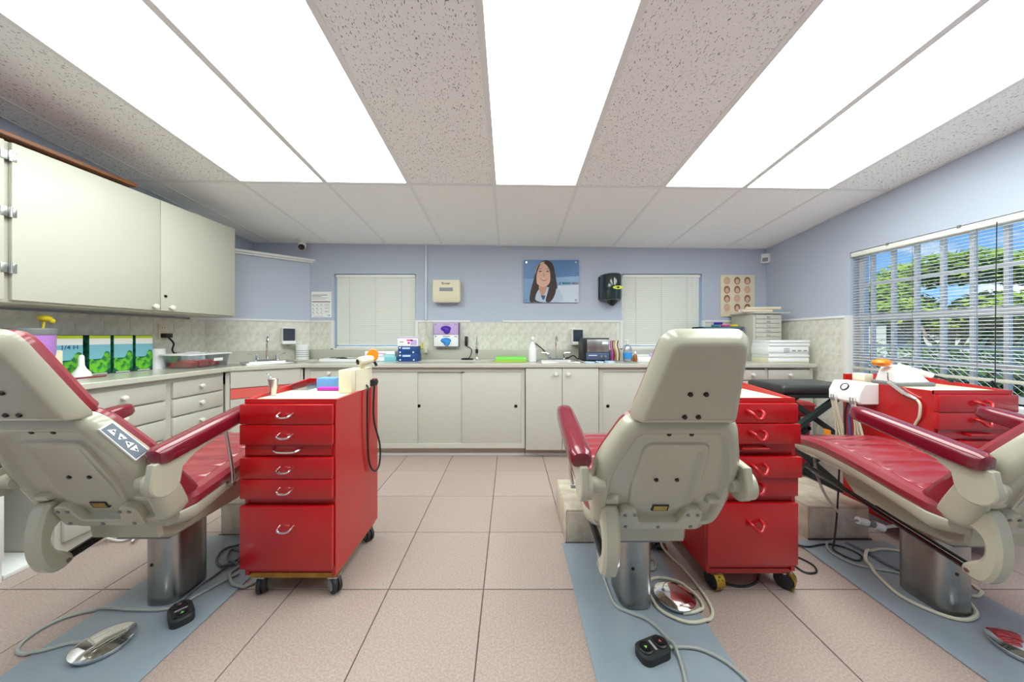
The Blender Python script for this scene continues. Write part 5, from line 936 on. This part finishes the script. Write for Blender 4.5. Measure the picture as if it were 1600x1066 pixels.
fswitch(G(283, 968), math.radians(141), 'black two button foot switch on the cabinet side floor plate'); fswitch(G(1020, 1026), math.radians(20), 'black two button foot switch with green and red arrows on the middle plate')
PLATES = ((-1.61, -1.155, 1.76), (.27, .735, 1.694), (1.49, 1.965, 1.71)); LAID = {}
def cord(pts, r, m, label, par=None):
    """a cable lying on floor and plates; where it crosses a cable laid before it rides over it. pts: pixel spots on the floor, or ('w', x, y); last value = height above rest"""
    Q = []
    for p in pts:
        if p[0] == 'w': Q.append(Vector((p[1], p[2], p[3] if len(p) > 3 else 0)))
        else: Q.append(Vector((*G(*p[:2]), p[2] if len(p) > 2 else 0)))
    D = catmull(Q, 24); S = [D[0]]; acc = 0
    for a, b in zip(D, D[1:]):
        acc += (b-a).to_2d().length+abs(b.z-a.z)
        if acc >= .009: S.append(b); acc = 0
    S.append(D[-1]); n = len(S); st = [0]
    for a, b in zip(S, S[1:]): st.append(st[-1]+max((b-a).to_2d().length, 1e-4))
    rest = []; me_ = []
    for i_, p in enumerate(S):
        z = r+(PZ if any(x0-r-.002 < p.x < x1+r+.002 and p.y < y1+r+.002 for x0, x1, y1 in PLATES) else 0)
        cx_, cy_ = int(p.x//.02), int(p.y//.02)
        if p.z < .03:
            for u in (-1, 0, 1):
                for v in (-1, 0, 1):
                    for (x2, y2, z2, r2, id2, s2) in LAID.get((cx_+u, cy_+v), ()):
                        if id2 == id(pts) and st[i_]-s2 < .06: continue
                        if (x2-p.x)**2+(y2-p.y)**2 < (r+r2+.002)**2: z = max(z, z2+r+r2)
        rest.append(z); LAID.setdefault((cx_, cy_), []).append((p.x, p.y, z, r, id(pts), st[i_]))
    zz = [max(rest[k]-.45*abs(st[k]-st[i_]) for k in range(n)) for i_ in range(n)]
    t_ = MB().tube([(p.x, p.y, max(z, 0)+max(p.z, 0)) for p, z in zip(S, zz)], r, 7)
    KEEP.append(pts)
    return t_.build('cord', m, par) if par else t_.top('floor_cable', m, label, 'cable', 'cables on the floor')
KEEP = []
cord([('w', -1.455, 1.135), (110, 1011), (60, 1024), (28, 1022), (40, 1002), (90, 972), (150, 956), (205, 958), (250, 958), (286, 951), (302, 939), (345, 915), (374, 900)], .0055, 'cord_grey', '', PED[0])
cord([('w', -1.288, 1.272, .008), ('w', -1.305, 1.30, .004), (293, 937), (311, 921), (331, 907), (351, 892), (374, 876)], .0045, 'cord_dark', '', FSW[0])
cord([(374, 855), (350, 862), (338, 880), (352, 890), (372, 882), (378, 868), (362, 862), (356, 876), (370, 888), (384, 880)], .005, 'cord_dark', 'coiled blue grey cord heap behind the chrome handled cart')
cord([(384, 884), (360, 900), (362, 916), (378, 921), (395, 914), (415, 905), (430, 900)], .006, 'cord_grey', 'short pale cord curling under the chrome handled cart')
cord([('w', .665, 1.255), ('w', .715, 1.262), ('w', .762, 1.29), ('w', .772, 1.34), ('w', .755, 1.392), ('w', .705, 1.43), ('w', .65, 1.44), ('w', .606, 1.42), ('w', .581, 1.38), ('w', .5765, 1.33), ('w', .583, 1.275), ('w', .62, 1.235), ('w', .67, 1.215), ('w', .73, 1.224), ('w', .778, 1.255), ('w', .80, 1.31), ('w', .806, 1.40), ('w', .802, 1.50), ('w', .785, 1.57), ('w', .75, 1.615, .04), ('w', .71, 1.64, .17), ('w', .672, 1.65, .44)], .006, 'hose', '', PED[1])
cord([('w', .53, 1.117, .004), (1052, 1018), (1068, 1017), (1095, 1021), (1130, 1038), (1160, 1062), (1180, 1085)], .0055, 'cord_grey', '', FSW[1])
cord([('w', .44, 1.655, .44), ('w', .431, 1.64, .25), ('w', .428, 1.60, .05), (936, 882), (944, 908), (951, 928), (962, 951), (985, 963), (1010, 973), (1034, 993), (1056, 1022), (1068, 1056), (1074, 1090)], .0055, 'cord_grey', 'long grey cord running past the middle column toward the foot switch')
cord([(1012, 876), (1024, 880), (1024, 892), (1012, 896), (1006, 896)], .006, 'cord_grey', 'short pale cord loop beside the middle column')
rn = random.Random(11)
pts = [(1014+rn.uniform(0, 28), 848+rn.uniform(0, 20)) for _ in range(16)]; cord(pts, .004, 'black', 'tangled black cord heap between column and brass wheeled cart')
pts = [(1014+rn.uniform(0, 28), 849+rn.uniform(0, 18)) for _ in range(9)]; cord(pts, .004, 'ink_red', 'thin dark red cord in the tangle behind the middle column')
cord([(1110, 901), (1130, 912), (1155, 918), (1178, 914), (1186, 900), (1180, 890)], .005, 'black', 'black cord hanging between the brass wheels')
cord([(1240, 852), (1262, 858), (1290, 854), (1320, 859), (1345, 872), (1340, 880), (1318, 872), (1302, 862), (1304, 855, .03), (1308, 850, .16), (1312, 850, .43)], .004, 'black', 'thin black cord loops between cart and window side floor plate')
cord([(1236, 868), (1255, 876), (1272, 886), (1275, 896), (1258, 896), (1240, 884), (1236, 873)], .0042, 'black', 'black cord loop lying beside the brass wheeled cart')
cord([(1304, 851), (1292, 855), (1300, 868), (1330, 884), (1365, 893), (1400, 899), (1428, 907)], .0055, 'cord_grey', 'grey cord crossing the window side plate to the column')
cord([(1322, 852), (1352, 866), (1385, 886), (1415, 899), (1436, 903)], .0055, 'cord_dark', 'darker cord beside the grey one on the window side plate')
cord([('w', 1.931, 1.58, .045), ('w', 1.945, 1.605), ('w', 1.90, 1.628), (1370, 863), (1353, 870), (1356, 886), (1372, 905), (1405, 935), (1450, 958), (1490, 972), (1515, 974), (1526, 964), (1516, 948), (1508, 936)], .0065, 'hose', 'thick pale hose looping round the window side column')
cord([(1508, 912), (1522, 918), (1534, 930), (1526, 937), (1512, 934)], .006, 'hose', 'pale hose loop behind the window side column')
# cable with inline connector under the window chair
t = thing('inline_connector', 'white inline plug connector on the cable under the window chair footrest', 'plug', (1.75, 1.62, .2)); yk = 1.58
T3 = lambda px, py: (bxw(px, yk), yk, CAM_H-(py-CY)*yk/F_PX)
MB().tube([(1.585, 1.70, .462), (1.582, 1.685, .37), (1.588, 1.64, .275), T3(1318, 808), T3(1342, 814)], .006, 7, 5).build('cable', 'cord_grey', t); MB().cyl(T3(1340, 813), T3(1355, 817), .016, n=14).cyl(T3(1364, 820), T3(1378, 825), .019, n=14).build('plug_body', 'white_plastic', t); MB().cyl(T3(1354, 817), T3(1366, 820), .0165, n=14).build('collar', 'grey_plastic', t); MB().tube([T3(1378, 825), T3(1398, 822), T3(1418, 824), T3(1423, 840), T3(1420, 856)], .0075, 7, 5).build('cable', 'hose', t)
# white cord tangle by the left base unit
rn = random.Random(3); P_ = []
for k in range(34): P_.append((-2.19+rn.uniform(.02, .26), 1.66+rn.uniform(0, .3), .008+rn.uniform(0, .05)))
MB().tube(P_, .0045, 6, 5).top('white_cable_tangle', 'white_plastic', 'tangle of white cables on the floor before the wide drawer unit', 'cables')
# wand on the window ledge
t = thing('desk_microphone_stand', 'thin dark stand on the window sill beside the red cart', 'stand', (2.66, 1.75, .70)); MB().cyl((2.70, 1.77, .70), (2.70, 1.77, .71), .03, n=16).build('base', 'black', t); MB().tube([(2.70, 1.77, .71), (2.69, 1.79, .77), (2.67, 1.81, .83)], .006, 8, 3).build('stem', 'black', t)
